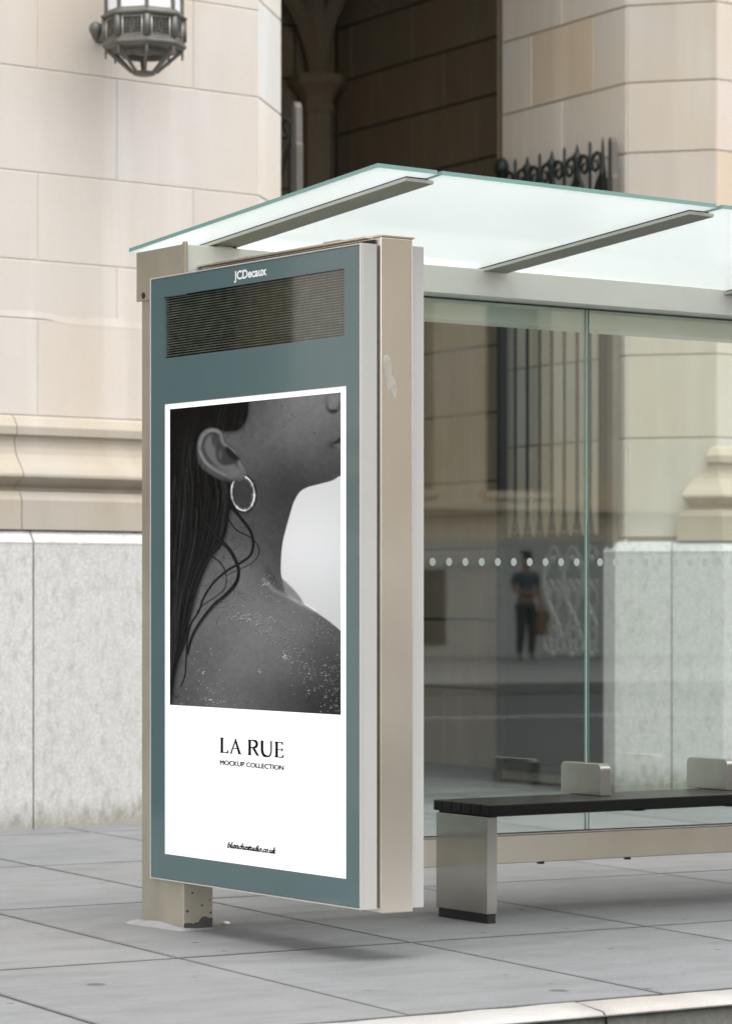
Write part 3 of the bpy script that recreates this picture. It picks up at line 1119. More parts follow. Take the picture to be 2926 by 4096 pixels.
b = MB()
octa(b, [(RV * 0.93, 4.583), (RV * 0.95, 4.580), (RV * 0.98, 4.566), (RV * 1.055, 4.556), (RV * 1.055, 4.548), (RV * 1.02, 4.540), (RV * 0.965, 4.536), (RV * 0.965, 4.522), (RV * 0.90, 4.520), (RV * 0.90, 4.585)])
octa(b, [(RV * 0.90, 4.432), (RV * 0.975, 4.430), (RV * 0.975, 4.418), (RV * 1.0, 4.412), (RV * 1.0, 4.404), (RV * 1.03, 4.396), (RV * 1.03, 4.386), (RV * 0.97, 4.374), (RV * 0.95, 4.366), (RV * 0.62, 4.362), (RV * 0.62, 4.372), (RV * 0.9, 4.378), (RV * 0.90, 4.432)], cap=False)
b.build('cornice', M['bronze'], lan)
fr = MB()
for k in range(8):
    p = vtx(RV * 0.955, k, 0)
    fr.tube([(p[0], p[1], 4.42), (p[0], p[1], 4.535)], 0.020, 8)
    p = vtx(RV * 0.925, k, 0)
    fr.tube([(p[0], p[1], 4.57), (p[0], p[1], 5.16)], 0.0125, 6, smooth=False)
build_each(fr, 'corner_post', M['bronze'], lan)
fz = MB()
for k in range(8):
    A = Vector(vtx(RV * 0.935, k, 0))
    B_ = Vector(vtx(RV * 0.935, k + 1, 0))
    d = (B_ - A)
    L_ = d.length
    d.normalize()
    nn = Vector((d.y, -d.x, 0))
    if nn.dot(A + B_ - Vector((2 * LX, 2 * LY, 0))) < 0:
        nn = -nn

    def PT(u, w, z, A=A, d=d, nn=nn):
        q = A + d * u + nn * w
        return (q.x, q.y, z)
    fz.add([PT(0, -0.004, 4.425), PT(L_, -0.004, 4.425), PT(L_, -0.004, 4.53), PT(0, -0.004, 4.53)], [(0, 1, 2, 3)])
    for u in (0.026, L_ - 0.026):
        fz.tube([PT(u, 0.006, 4.425), PT(u, 0.006, 4.53)], 0.0055, 6, mi=1)
    for zr in (4.432, 4.522):
        fz.tube([PT(0.02, 0.006, zr), PT(L_ - 0.02, 0.006, zr)], 0.004, 6)
    m_ = L_ / 2
    fz.tube([PT(m_ + 0.013 * math.cos(2 * PI * q / 14), 0.006, 4.477 + 0.036 * math.sin(2 * PI * q / 14)) for q in range(14)], 0.004, 6, closed=True)
    for sg in (-1, 1):
        for uu in (0.026, 0.042):
            for zz_ in (4.447, 4.467, 4.487, 4.507):
                c = PT(m_ + sg * uu, 0.006, zz_)
                fz.tube([(c[0], c[1], c[2] - 0.006), (c[0], c[1], c[2]), (c[0], c[1], c[2] + 0.006)], [0.002, 0.0065, 0.002], 6)
        fz.tube([PT(m_ + sg * 0.034, 0.004, 4.435), PT(m_ + sg * 0.034, 0.004, 4.52)], 0.003, 5)
fz.build('frieze', [M['bronze'], M['bar_edge']], lan)
gl = MB()
for k in range(8):
    a, b2 = vtx(RV * 0.89, k, 4.578), vtx(RV * 0.89, k + 1, 4.578)
    gl.add([a, b2, (b2[0], b2[1], 5.15), (a[0], a[1], 5.15)], [(0, 1, 2, 3)])
gl.add([vtx(RV * 0.89, k, 4.577) for k in range(8)], [tuple(range(8))])
gl.build('glass', M['opal'], lan)
hd = MB()
octa(hd, [(RV * 1.0, 5.15), (RV * 1.08, 5.18), (RV * 1.08, 5.21), (RV * 0.7, 5.33), (RV * 0.25, 5.42), (0.02, 5.50)])
hd.build('hood', M['bronze'], lan)
bt = MB()
for k in range(8):
    q = [vtx(RV * 0.93, k, 4.372), vtx(RV * 0.72, k, 4.328), vtx(RV * 0.30, k, 4.243)]
    bt.tube(q, [0.0115, 0.0105, 0.0095], 6, smooth=False)
build_each(bt, 'rib', M['bronze'], lan)
bd = MB()
bd.lathe(LX, LY, [(0.0, 4.224), (0.045, 4.225), (0.066, 4.233), (0.066, 4.245), (0.05, 4.25), (0.0, 4.25)], 20)
bd.lathe(LX, LY, [(0.132, 4.366), (0.132, 4.335), (0.122, 4.325), (0.11, 4.330), (0.11, 4.366)], 24, cap=False)
bd.build('bottom_ring', M['bronze'], lan)
dk = MB()
dk.lathe(LX, LY, [(0.0, 4.352), (0.09, 4.356), (0.135, 4.370), (0.135, 4.376), (0.0, 4.376)], 24)
dk.build('diffuser', M['opal'], lan)
for k in range(8):
    pd = MB()
    q = vtx(RV * 0.93, k, 0)
    pd.lathe(q[0], q[1], [(0.003, 4.316), (0.008, 4.324), (0.005, 4.332), (0.010, 4.342), (0.006, 4.352), (0.009, 4.372)], 8)
    pd.build('pendant', M['bronze'], lan)
ar = MB()
wallp = BF(-0.045, 0.0, 0)
wd = Vector((BV[0], BV[1], 0))
sd = Vector((-BU[0], -BU[1], 0))
base = Vector((LX, LY, 0)) + wd * 0.18
pts = [base + Vector((0, 0, 4.50)), base + wd * 0.12 + Vector((0, 0, 4.47)), base + wd * 0.27 + Vector((0, 0, 4.50))]
ar.tube([tuple(p) for p in pts], 0.03, 8)
ar.tube([tuple(base + sd * 0.225 + Vector((0, 0, 4.50))), tuple(base + sd * 0.10 + Vector((0, 0, 4.50)))], [0.020, 0.032], 8)
q = base + sd * 0.205
ar.lathe(q.x, q.y, [(0.003, 4.415), (0.018, 4.44), (0.036, 4.475), (0.040, 4.495), (0.030, 4.52), (0.012, 4.53), (0.004, 4.535)], 12)
ar.build('wall_bracket', M['bronze'], lan)

# ================================================================== BUS SHELTER
sh = thing('bus_shelter', 'glass and steel bus shelter with frosted white canopy before the stone building', 'bus shelter', ST(8.5, 10.3, 0))
po = MB(ST)
po.box(6.032, 6.165, 10.178, 10.50, 0.0, 2.545)
post = po.build('post', M['steel_post'], sh, bevel=0.003)
mc = MB(ST)
random.seed(3)
# ragged mortar run along the street-left foot of the post
ring = []
base_pts = [(6.026, 10.60), (6.020, 10.55), (6.022, 10.46), (6.020, 10.36), (6.018, 10.27), (6.016, 10.19), (6.03, 10.165), (6.09, 10.162), (6.165, 10.168), (6.175, 10.175)]
n = len(base_pts)
vs, fs = [], []
for i, (x, y) in enumerate(base_pts):
    w = [0.0, 0.035, 0.045, 0.035, 0.02, 0.01, 0.008, 0.006, 0.006, 0.002][i]
    dx, dy = (-1, 0.1) if i < 6 else (0, -1)
    hgt = [0.002, 0.012, 0.018, 0.022, 0.018, 0.014, 0.012, 0.008, 0.008, 0.003][i]
    vs += [(x + dx * w, y + dy * w, 0.0005), (x + dx * w * 0.4, y + dy * w * 0.4, hgt * 0.45), (x + 0.012 * (1 if i < 6 else 0), y + (0.012 if i >= 6 else 0), hgt)]
for i in range(n - 1):
    for k in range(2):
        fs.append((i * 3 + k, i * 3 + k + 1, i * 3 + 4 + k, i * 3 + 3 + k))
mc.add(vs, fs, 0, smooth=True)
mc.build('mortar_collar', M['mortar_smear'], post)
rs = MB(ST)
for (x, z, r_) in ((6.072, 0.145, 0.0045), (6.115, 0.095, 0.0045), (6.050, 0.075, 0.006), (6.150, 0.115, 0.003), (6.155, 0.065, 0.005), (6.09, 0.028, 0.0035), (6.125, 0.034, 0.003)):
    rs.add([(x + r_ * math.cos(q * PI / 4), 10.1772, z + r_ * math.sin(q * PI / 4)) for q in range(8)], [tuple(range(8))])
edge = [(6.034, 0.028), (6.06, 0.030), (6.075, 0.026), (6.10, 0.030), (6.112, 0.048), (6.13, 0.052), (6.15, 0.044), (6.164, 0.046)]
ne = len(edge)
rs.add([(x, 10.1772, z) for x, z in edge] + [(x, 10.1772, 0.001) for x, z in edge], [(i, i + 1, ne + i + 1, ne + i) for i in range(ne - 1)])
build_each(rs, 'rust_mark', M['joint'], post)
sw = MB(ST)
sw.tube([(6.0325, 10.474, 2.48), (6.024, 10.474, 2.48)], 0.013, 12, smooth=False)
sw.build('bolt', M['gap'], post)

bm_ = MB(ST)
XE = 11.6
bm_.box(6.036, XE, 10.17, 10.192, 2.5435, 2.655)
bm_.box(6.036, XE, 10.192, 10.375, 2.546, 2.556)
bm_.box(6.036, XE, 10.375, 10.525, 2.462, 2.655)
bm_.box(6.036, XE, 10.1925, 10.3745, 2.640, 2.652)
beam = bm_.build('back_beam', M['steel_beam'], sh, bevel=0.003)
ec = MB(ST)
ec.box(6.026, 6.0345, 10.166, 10.532, 2.459, 2.655)
ec.box(6.024, 6.036, 10.150, 10.174, 2.459, 2.664)
ec.build('end_plate', M['steel_post'], beam, bevel=0.002)
gk = MB(ST)
gk.box(6.17, XE, 10.318, 10.324, 2.5385, 2.5435)
gk.build('glazing_gasket', M['black'], beam)

CT = S(-0.0125, 6.0)
for i, (xa, xb) in enumerate(((6.000, 6.255), (6.275, 7.543), (7.572, 8.845), (8.872, 10.14))):
    cg = MB(CT)
    ya, yb = 8.80, 10.545
    za, zb = 2.790, 2.656
    zc = lambda y_: za + (zb - za) * (y_ - ya) / (yb - ya)
    vs = []
    for dz in (0, 0.0145):
        for (x, y_) in ((xa, ya), (xb, ya), (xb, yb), (xa, yb)):
            vs.append((x, y_, zc(y_) + dz))
    fsx = [(3, 2, 1, 0), (4, 5, 6, 7), (0, 1, 5, 4), (1, 2, 6, 5), (2, 3, 7, 6), (3, 0, 4, 7)]
    for f_, mi in zip(fsx, (0, 0, 1, 1, 1, 1)):
        cg.add(vs, [f_], mi)
    cg.build('canopy_panel', [M['canopy'], M['canopy_edge']], sh, recalc=True, bevel=0.0012, seg=1)
for i in range(3):
    xa = 6.161 + 1.301 * i
    xb = xa + 0.12
    ya, yb = 8.86, 10.40
    za = 2.765
    sl = -(2.790 - 2.656) / (10.545 - 8.80)
    zz2 = lambda y_: za + sl * (y_ - ya)
    cb_ = MB(CT)
    t_ = 0.012
    vs = []
    for dz in (0, t_):
        for (x, y_) in ((xa, ya), (xb, ya), (xb, yb), (xa, yb)):
            vs.append((x, y_, zz2(y_) + dz))
    for f_, mi in zip([(3, 2, 1, 0), (4, 5, 6, 7), (0, 1, 5, 4), (1, 2, 6, 5), (2, 3, 7, 6), (3, 0, 4, 7)], (0, 1, 1, 1, 1, 1)):
        cb_.add(vs, [f_], mi)
    bar = cb_.build('canopy_bar', [M['steel_under'], M['bar_edge']], sh, bevel=0.0012, seg=1)
    gs = MB(CT)
    vs = []
    for dz in (t_, 0.0205):
        for (x, y_) in ((xa + 0.012, ya + 0.015), (xb - 0.012, ya + 0.015), (xb - 0.012, yb), (xa + 0.012, yb)):
            vs.append((x, y_, zz2(y_) + dz))
    gs.add(vs, [(3, 2, 1, 0), (4, 5, 6, 7), (0, 1, 5, 4), (1, 2, 6, 5), (2, 3, 7, 6), (3, 0, 4, 7)])
    gs.build('gasket', M['gap'], bar)
    bk = MB(CT)
    bk.box(xa + 0.028, xa + 0.092, 10.172, 10.24, 2.655, zz2(10.24) + 0.003)
    bk.box(xa + 0.028, xa + 0.092, 10.30, 10.38, 2.655, zz2(10.38) + 0.003)
    build_each(bk, 'bracket', M['steel_beam'], bar, bevel=0.002)
    bo = MB(CT)
    bo.lathe(xa + 0.118, 10.20, [(0.008, 2.652), (0.008, 2.664), (0.006, 2.667), (0.0, 2.668)], 8)
    bo.build('bolt', M['gap'], bar)

for (xa, xb, nd) in ((6.168, 8.118, 24), (8.138, 10.09, 24)):
    gp = MB(ST)
    gp.box(xa, xb, 10.325, 10.335, 0.292, 2.5435, mi=[1, 1, 0, 1, 0, 1])
    gs = gp.build('glass_panel', [M['pane'], M['pane_edge']], sh)
    dd = MB(S(0.0125, 7.314))
    for k in range(nd):
        x = (7.314 if xa < 8 else 8.195) + 0.0838 * (k - (13 if xa < 8 else 0))
        if not (xa + 0.02 < x < xb - 0.02):
            continue
        dd.add([(x + 0.0155 * math.cos(q * PI / 12), 10.3235, 1.4465 + 0.0168 * math.sin(q * PI / 12)) for q in range(24)], [tuple(range(24))])
    build_each(dd, 'safety_dot', M['frost_dot'], gs)
sl_ = MB(ST)
sl_.box(8.1195, 8.1265, 10.326, 10.334, 0.30, 2.543)
sl_.build('joint_seal', M['pane_seal'], sh)

rl = MB(ST)
rl.box(6.166, XE, 10.300, 10.318, 0.183, 0.302)
rl.box(6.166, XE, 10.318, 10.342, 0.183, 0.290)
rl.box(6.166, XE, 10.342, 10.360, 0.183, 0.302)
rail = rl.build('bottom_rail', M['steel'], sh, bevel=0.003)
lp = MB(ST)
lp.box(6.167, XE, 10.298, 10.3185, 0.3022, 0.3062)
lp.build('lip', M['rim'], rail, bevel=0.001)
gk2 = MB(ST)
gk2.box(6.168, XE, 10.3188, 10.3246, 0.2905, 0.311)
gk2.build('gasket', M['black'], rail)
cl = MB(ST)
for x in (7.86, 8.33, 9.2):
    cl.box(x, x + 0.02, 10.305, 10.33, 0.174, 0.1828)
build_each(cl, 'clip', M['gap'], rail)
rp = MB(ST)
for x in (9.8, 11.5):
    rp.box(x, x + 0.10, 10.19, 10.50, 0.0, 2.46)
build_each(rp, 'post', M['steel_post'], sh, bevel=0.003)

# ================================================================== ADVERTISING PANEL
ad = thing('advertising_panel', 'tall teal-framed advertising panel with black and white poster at the shelter end', 'advertising panel', ST(6.15, 9.67, 0.17))
XP = 6.02
Y0, Y1, Z0, Z1 = 8.935, 10.412, 0.187, 2.541
dr_ = MB(ST)
# door: aluminium tray with a thin rim standing round the glass
dr_.box(XP + 0.014, XP + 0.070, Y0, Y1, Z0, Z1, mi=0)
rw = 0.0055
dr_.box(XP - 0.002, XP + 0.0138, Y0, Y0 + rw, Z0, Z1, mi=1)
dr_.box(XP - 0.002, XP + 0.0138, Y1 - rw, Y1, Z0, Z1, mi=1)
dr_.box(XP - 0.002, XP + 0.0138, Y0 + rw, Y1 - rw, Z0, Z0 + rw, mi=1)
dr_.box(XP - 0.002, XP + 0.0138, Y0 + rw, Y1 - rw, Z1 - rw, Z1, mi=1)
door = dr_.build('front_door', [M['light_paint'], M['rim']], ad, bevel=0.0012, seg=2)
# enamelled border with openings for display and poster
LEDY0, LEDY1, LEDZ0, LEDZ1 = 9.040, 10.305, 2.219, 2.460
PY0, PY1, PZ0, PZ1 = 9.028, 10.302, 0.2905, 2.0415
gb = MB(ST)
ysl = sorted({Y0 + rw + .002, PY0, LEDY0, PY1, LEDY1, Y1 - rw - .002})
zsl = sorted({Z0 + rw + .002, PZ0, PZ1, LEDZ0, LEDZ1, Z1 - rw - .002})
for i in range(len(ysl) - 1):
    for j in range(len(zsl) - 1):
        yc, zc_ = (ysl[i] + ysl[i + 1]) / 2, (zsl[j] + zsl[j + 1]) / 2
        if (LEDY0 < yc < LEDY1 and LEDZ0 < zc_ < LEDZ1) or (PY0 < yc < PY1 and PZ0 < zc_ < PZ1):
            continue
        gb.add([(XP, ysl[i + 1], zsl[j]), (XP, ysl[i], zsl[j]), (XP, ysl[i], zsl[j + 1]), (XP, ysl[i + 1], zsl[j + 1])], [(0, 1, 2, 3)])
for (a0, a1, c0, c1, dep) in ((LEDY0, LEDY1, LEDZ0, LEDZ1, 0.0125), (PY0, PY1, PZ0, PZ1, 0.0035)):
    for (p, q) in (((a0, c0), (a1, c0)), ((a1, c0), (a1, c1)), ((a1, c1), (a0, c1)), ((a0, c1), (a0, c0))):
        gb.add([(XP, p[0], p[1]), (XP, q[0], q[1]), (XP + dep, q[0], q[1]), (XP + dep, p[0], p[1])], [(0, 1, 2, 3)])
gb.build('enamel_border', M['teal'], ad, recalc=False)
ls = MB(ST)
ls.add([(XP + 0.011, LEDY1, LEDZ0), (XP + 0.011, LEDY0, LEDZ0), (XP + 0.011, LEDY0, LEDZ1), (XP + 0.011, LEDY1, LEDZ1)], [(0, 1, 2, 3)])
led = ls.build('display_screen', M['led'], ad, recalc=False)
uv = led.data.uv_layers.new(name='grid')
for li, c in zip(range(4), ((-2.5, 0.3), (156, 0.3), (156, 25.2), (-2.5, 25.2))):
    uv.data[li].uv = c


# ---- lettering helpers on the panel face
def on_face(a, z, off):
    return (XP - off, a, z)


def text_mesh(name, body, ya, yb, z0, zcap, mat, parent, bold=0.0, depth=0.0006, cap_ref='H', off=0.0004, fat=()):
    cu = bpy.data.curves.new(name, 'FONT')
    cu.body = body
    cu.size = 1.0
    cu.offset = bold
    cu.resolution_u = 6
    o = bpy.data.objects.new(name, cu)
    COL.objects.link(o)
    dg = bpy.context.evaluated_depsgraph_get()
    me = bpy.data.meshes.new_from_object(o.evaluated_get(dg))
    cu.body = cap_ref
    dg.update()
    mh = bpy.data.meshes.new_from_object(o.evaluated_get(bpy.context.evaluated_depsgraph_get()))
    hc = max(v.co.y for v in mh.vertices)
    bpy.data.objects.remove(o)
    xs_ = [v.co.x for v in me.vertices]
    x0_, x1_ = min(xs_), max(xs_)
    mb = MB(ST)
    vs = [on_face(ya + (yb - ya) * (v.co.x - x0_) / (x1_ - x0_), z0 + (zcap - z0) * v.co.y / hc, off) for v in me.vertices]
    mb.add(vs, [tuple(p.vertices) for p in me.polygons])
    for q, (da, dz) in enumerate(fat):
        mb.add([(x - 0.00006 * (q + 1), a + da, z + dz) for x, a, z in vs], [tuple(p.vertices) for p in me.polygons])
    return mb.build(name, mat, parent, recalc=False)


text_mesh('maker_lettering', 'JCDecaux', 9.7845, 9.5560, 2.4825, 2.5145, M['logo'], ad, bold=0.03, cap_ref='D')

# ---- poster: white sheet, photograph, lettering
PX = XP + 0.003
ps = MB(ST)
ps.box(PX, PX + 0.002, PY0, PY1, PZ0, PZ1)
poster = ps.build('poster', M['print'], ad)
at = poster.data.attributes.new('print', 'FLOAT_COLOR', 'POINT')
at.data.foreach_set('color', [0.93, 0.93, 0.925, 1.0] * len(poster.data.vertices))

# The photograph is a flat print. It is drawn here as tones on a fine grid; design units are
# those of a 1402 x 2274 layout sheet whose corners map to the print's corners.
SRC = np.array([(125, 222), (1235, 119), (1235, 2210), (125, 2144)], float)


def homography(dst):
    A = []
    for (x, y), (u, v_) in zip([(0, 0), (1, 0), (1, 1), (0, 1)], dst):
        A.append([x, y, 1, 0, 0, 0, -u * x, -u * y, -u])
        A.append([0, 0, 0, x, y, 1, -v_ * x, -v_ * y, -v_])
    _, _, vt = np.linalg.svd(np.array(A))
    return vt[-1].reshape(3, 3)


HM = homography(SRC)
NU, NV = 300, 500
uu, vv = np.meshgrid(np.linspace(0, 1, NU), np.linspace(0, 1, NV))
q = np.stack([uu.ravel(), vv.ravel(), np.ones(uu.size)])
w = HM @ q
px, py = w[0] / w[2], w[1] / w[2]


def sm(e0, e1, x):
    t = np.clip((x - e0) / (e1 - e0), 0, 1)
    return t * t * (3 - 2 * t)


def seg_dist(pts, closed=True):
    P = np.array(pts, float)
    Q = np.roll(P, -1, axis=0) if closed else P[1:]
    A = P if closed else P[:-1]
    best = np.full(px.shape, 1e9)
    for (ax, ay), (bx, by) in zip(A, Q):
        dx, dy = bx - ax, by - ay
        L2 = dx * dx + dy * dy + 1e-9
        t = np.clip(((px - ax) * dx + (py - ay) * dy) / L2, 0, 1)
        best = np.minimum(best, (px - ax - t * dx) ** 2 + (py - ay - t * dy) ** 2)
    return np.sqrt(best)


def sdf(pts, n=6):
    P = catmull(pts, n, True)
    d = seg_dist(P)
    ins = np.zeros(px.shape, bool)
    j = len(P) - 1
    for i in range(len(P)):
        xi, yi = P[i]
        xj, yj = P[j]
        c = ((yi > py) != (yj > py)) & (px < (xj - xi) * (py - yi) / (yj - yi + 1e-12) + xi)
        ins ^= c
        j = i
    return np.where(ins, -d, d)


def cover(img, d, val, soft=3.0, amt=1.0):
    a = (1 - sm(-soft, soft, d)) * amt
    return img * (1 - a) + val * a


skin_pts = np.array([
    (650, 150, 60), (720, 200, 82), (900, 200, 100), (1050, 170, 116), (1150, 150, 96), (1225, 300, 92), (900, 350, 93), (750, 400, 84), (1100, 400, 92), (1000, 550, 78), (800, 600, 68),
    (1200, 560, 66), (900, 715, 44), (1100, 680, 52), (1210, 640, 58), (650, 500, 78), (1000, 300, 100), (1160, 450, 78),
    (700, 800, 60), (800, 850, 58), (900, 810, 48), (700, 1000, 66), (800, 1050, 64), (840, 1150, 48), (880, 950, 52), (700, 1150, 76), (600, 1250, 95), (760, 1250, 74), (830, 1320, 60), (650, 1350, 101),
    (450, 1400, 88), (700, 1450, 104), (880, 1440, 100), (500, 1600, 96), (700, 1650, 106), (950, 1600, 100), (1120, 1640, 84), (1215, 1740, 70), (350, 1800, 86), (600, 1850, 100), (850, 1850, 94), (1050, 1900, 74),
    (1205, 1950, 50), (300, 2000, 90), (500, 2050, 92), (700, 2080, 80), (900, 2120, 62), (1100, 2150, 46), (1220, 2190, 36), (200, 1950, 70), (190, 2100, 66), (420, 1150, 80), (500, 1000, 70)], float)
num = np.zeros(px.shape)
den = np.zeros(px.shape) + 1e-9
for x, y_, v_ in skin_pts:
    g_ = np.exp(-((px - x) ** 2 + (py - y_) ** 2) / (2 * 95.0 ** 2)) + 1e-7
    num += g_ * v_
    den += g_
img = num / den


def vnoise(sx_, sy_, seed):
    r_ = np.random.default_rng(seed)
    gx, gy = px / sx_, py / sy_
    tab = r_.random((256, 256))
    ix, iy = np.floor(gx).astype(int), np.floor(gy).astype(int)
    fx, fy = gx - ix, gy - iy
    fx = fx * fx * (3 - 2 * fx)
    fy = fy * fy * (3 - 2 * fy)
    T = lambda a, b_: tab[a % 256, b_ % 256]
    return (T(ix, iy) * (1 - fx) + T(ix + 1, iy) * fx) * (1 - fy) + (T(ix, iy + 1) * (1 - fx) + T(ix + 1, iy + 1) * fx) * fy


img += (vnoise(9, 9, 1) - 0.5) * 7 + (vnoise(30, 30, 2) - 0.5) * 6
# pale backdrop beyond chin, neck and shoulder
bgp = [(1330, 640), (1235, 660), (1180, 690), (1100, 712), (1020, 733), (968, 765), (930, 830), (905, 910), (880, 1000), (860, 1080), (850, 1160), (846, 1250), (850, 1310), (872, 1355), (905, 1388), (940, 1428),
       (968, 1464), (990, 1490), (1040, 1520), (1100, 1562), (1170, 1612), (1240, 1670), (1330, 1740)]
d = sdf(bgp)
bgv = 188 + 16 * np.exp(-((px - 1000) ** 2 + (py - 1150) ** 2) / (2 * 260.0 ** 2)) - 8 * sm(1000, 1600, py)
img = cover(img, d, bgv, 5)
# light rim along the jaw, dark shade under it
dj_ = seg_dist([(900, 742), (970, 735), (1060, 722), (1150, 697), (1240, 662)], False)
img += np.exp(-(dj_ / 5.0) ** 2) * 9 * sm(960, 1100, px)
# far shoulder seen beyond the collarbone
d = sdf([(858, 1335), (905, 1372), (950, 1420), (985, 1470), (992, 1498), (930, 1470), (880, 1420)])
img = cover(img, d, 118, 9)
# collarbone light
dc = seg_dist([(735, 1330), (800, 1400), (880, 1440), (960, 1480), (1060, 1535)], False)
img += np.exp(-(dc / 13.0) ** 2) * 26
dc = seg_dist([(760, 1270), (800, 1340), (850, 1390)], False)
img -= np.exp(-(dc / 22.0) ** 2) * 12
# nose wing and lips
dn = np.hypot((px - 1185) / 46.0, (py - 190) / 58.0)
img += np.where(dn < 1, 0, 0)
img = img - np.exp(-((dn - 0.95) / 0.22) ** 2) * 34 * sm(150, 235, py) * sm(1120, 1160, px) - np.exp(-((dn - 1.0) / 0.3) ** 2) * 10 * sm(1215, 1150, px)
img = cover(img, np.hypot((px - 1188) / 1.0, (py - 240) / 0.5) - 22, 34, 14, 0.8)
img += np.exp(-(np.hypot(px - 1195, (py - 165))) / 30.0) * 18
img = cover(img, sdf([(1182, 452), (1205, 430), (1240, 405), (1240, 440), (1210, 452)]), 42, 4)
img = cover(img, sdf([(1186, 456), (1212, 455), (1245, 445), (1245, 480), (1215, 482)]), 88, 10)
img -= np.exp(-(np.hypot(px - 1175, py - 460) / 26.0) ** 2) * 22
# hair mass
hair = [(60, 120), (300, 120), (500, 130), (622, 150), (634, 215), (628, 275), (600, 330), (560, 362), (480, 366), (400, 345), (345, 360), (312, 420), (300, 520), (325, 600), (395, 655), (450, 684), (510, 700), (528, 760),
        (528, 850), (512, 900), (500, 980), (478, 1060), (440, 1130), (380, 1215), (335, 1310), (300, 1410), (272, 1520), (245, 1640), (215, 1750), (185, 1850), (162, 1950), (142, 2070), (128, 2150), (60, 2200)]
dh = sdf(hair, 4)
flow = px + 0.18 * py + 30 * np.sin(py / 260.0)
strand = vnoise(7, 900, 5)
tab = np.random.default_rng(8).random(512)


def n1(x):
    i_ = np.floor(x).astype(int)
    f_ = x - i_
    f_ = f_ * f_ * (3 - 2 * f_)
    return tab[i_ % 512] * (1 - f_) + tab[(i_ + 1) % 512] * f_


hv = 4 + 34 * np.clip(n1(flow / 9.0) - 0.55, 0, 1) * (0.3 + vnoise(120, 220, 12)) + 20 * np.clip(n1(flow / 17.0 + 40) - 0.6, 0, 1) * (0.4 + vnoise(200, 160, 9)) + 10 * sm(700, 1300, py) * n1(flow / 11.0)
hv += 14 * np.exp(-((px - 210) / 60.0) ** 2) * sm(200, 500, py) * (1 - sm(900, 1400, py)) * n1(flow / 8.0)
img = cover(img, dh, hv, 7)
img = cover(img, dh - 16, hv + 14, 14, 0.35)


HAIR_FLOW = True


def stroke(pts, w0, w1, val, soft=2.5, amt=1.0):
    global img
    P = catmull(pts, 8)
    A = np.array(P)
    best = np.full(px.shape, 1e9)
    L = len(A) - 1
    for i in range(L):
        ax, ay = A[i]
        bx, by = A[i + 1]
        m_ = (np.abs(px - (ax + bx) / 2) < 60) & (np.abs(py - (ay + by) / 2) < 70)
        if not m_.any():
            continue
        X, Y = px[m_], py[m_]
        dx, dy = bx - ax, by - ay
        t = np.clip(((X - ax) * dx + (Y - ay) * dy) / (dx * dx + dy * dy + 1e-9), 0, 1)
        wd_ = w0 + (w1 - w0) * (i + t) / L
        dd_ = np.hypot(X - ax - t * dx, Y - ay - t * dy) - wd_
        best[m_] = np.minimum(best[m_], dd_)
    img = cover(img, best, val, soft, amt)


r7 = np.random.default_rng(77)
RBY = [150, 300, 450, 600, 760, 900, 1130, 1310, 1520, 1750, 1950, 2150]
RBX = [600, 540, 490, 480, 515, 508, 438, 332, 268, 212, 160, 128]
for k in range(95):
    u_ = r7.uniform(0.03, 1.0)
    y0_ = r7.uniform(150, 1500)
    y1_ = min(2140, y0_ + r7.uniform(300, 900))
    ph = r7.uniform(0, 6)
    du = r7.uniform(-0.12, 0.12)
    P_ = []
    for q in range(7):
        yy_ = y0_ + (y1_ - y0_) * q / 6
        P_.append((122 + (u_ + du * q / 6) * (np.interp(yy_, RBY, RBX) - 122) + 7 * math.sin(yy_ / 90.0 + ph), yy_))
    stroke(P_, r7.uniform(0.8, 2.4), 0.6, r7.choice([4, 30, 38, 46, 56, 70]), 2.2, 0.75)
S1 = [(528, 860), (590, 935), (648, 1015), (667, 1095), (650, 1170), (592, 1218), (505, 1268), (410, 1350), (345, 1450), (312, 1540), (262, 1620), (240, 1720), (232, 1830), (224, 1950), (196, 2026)]
S2 = [(350, 940), (440, 1060), (515, 1140), (560, 1225), (572, 1290), (548, 1360), (485, 1430), (405, 1500), (325, 1600), (268, 1700), (238, 1810)]
S3 = [(500, 930), (560, 1010), (645, 1055), (694, 1105), (704, 1160), (664, 1220), (585, 1262), (500, 1300)]
S4 = [(330, 1150), (405, 1185), (462, 1232), (490, 1300), (486, 1380), (440, 1430), (350, 1490), (300, 1540)]
S5 = [(505, 840), (498, 920), (492, 1010), (470, 1060)]
S6 = [(420, 1090), (470, 1080), (430, 1140), (330, 1200)]
for st_, a_, b_ in ((S1, 10, 4), (S2, 13, 6), (S3, 4, 2), (S4, 4, 2.5), (S5, 7, 4), (S6, 6, 3)):
    stroke(st_, a_, b_, 15)
stroke([(x + 6, y_ + 14) for x, y_ in S2], 5, 2, 20)
stroke([(x - 5, y_ - 3) for x, y_ in S2], 1.2, 0.8, 62, 2, 0.7)
stroke([(x - 3, y_ - 2) for x, y_ in S1], 1.2, 0.8, 55, 2, 0.6)
stroke([(240, 1640), (225, 1740), (190, 1830), (160, 1900)], 5, 2, 16)
stroke([(150, 1960), (140, 2040), (165, 2100), (180, 2075)], 3, 2, 20)
r5 = np.random.default_rng(21)
for k in range(34):
    x, y_ = r5.uniform(250, 620), r5.uniform(980, 1560)
    if x > 700 - 0.25 * (y_ - 900):
        continue
    a_ = r5.uniform(0, 6.28)
    c_ = r5.uniform(-0.02, 0.02)
    P_ = []
    for s_ in range(6):
        P_.append((x, y_))
        x += 34 * math.cos(a_)
        y_ += 34 * math.sin(a_)
        a_ += c_ * 34
    stroke(P_, 1.1, 0.7, 40, 1.6, 0.75)
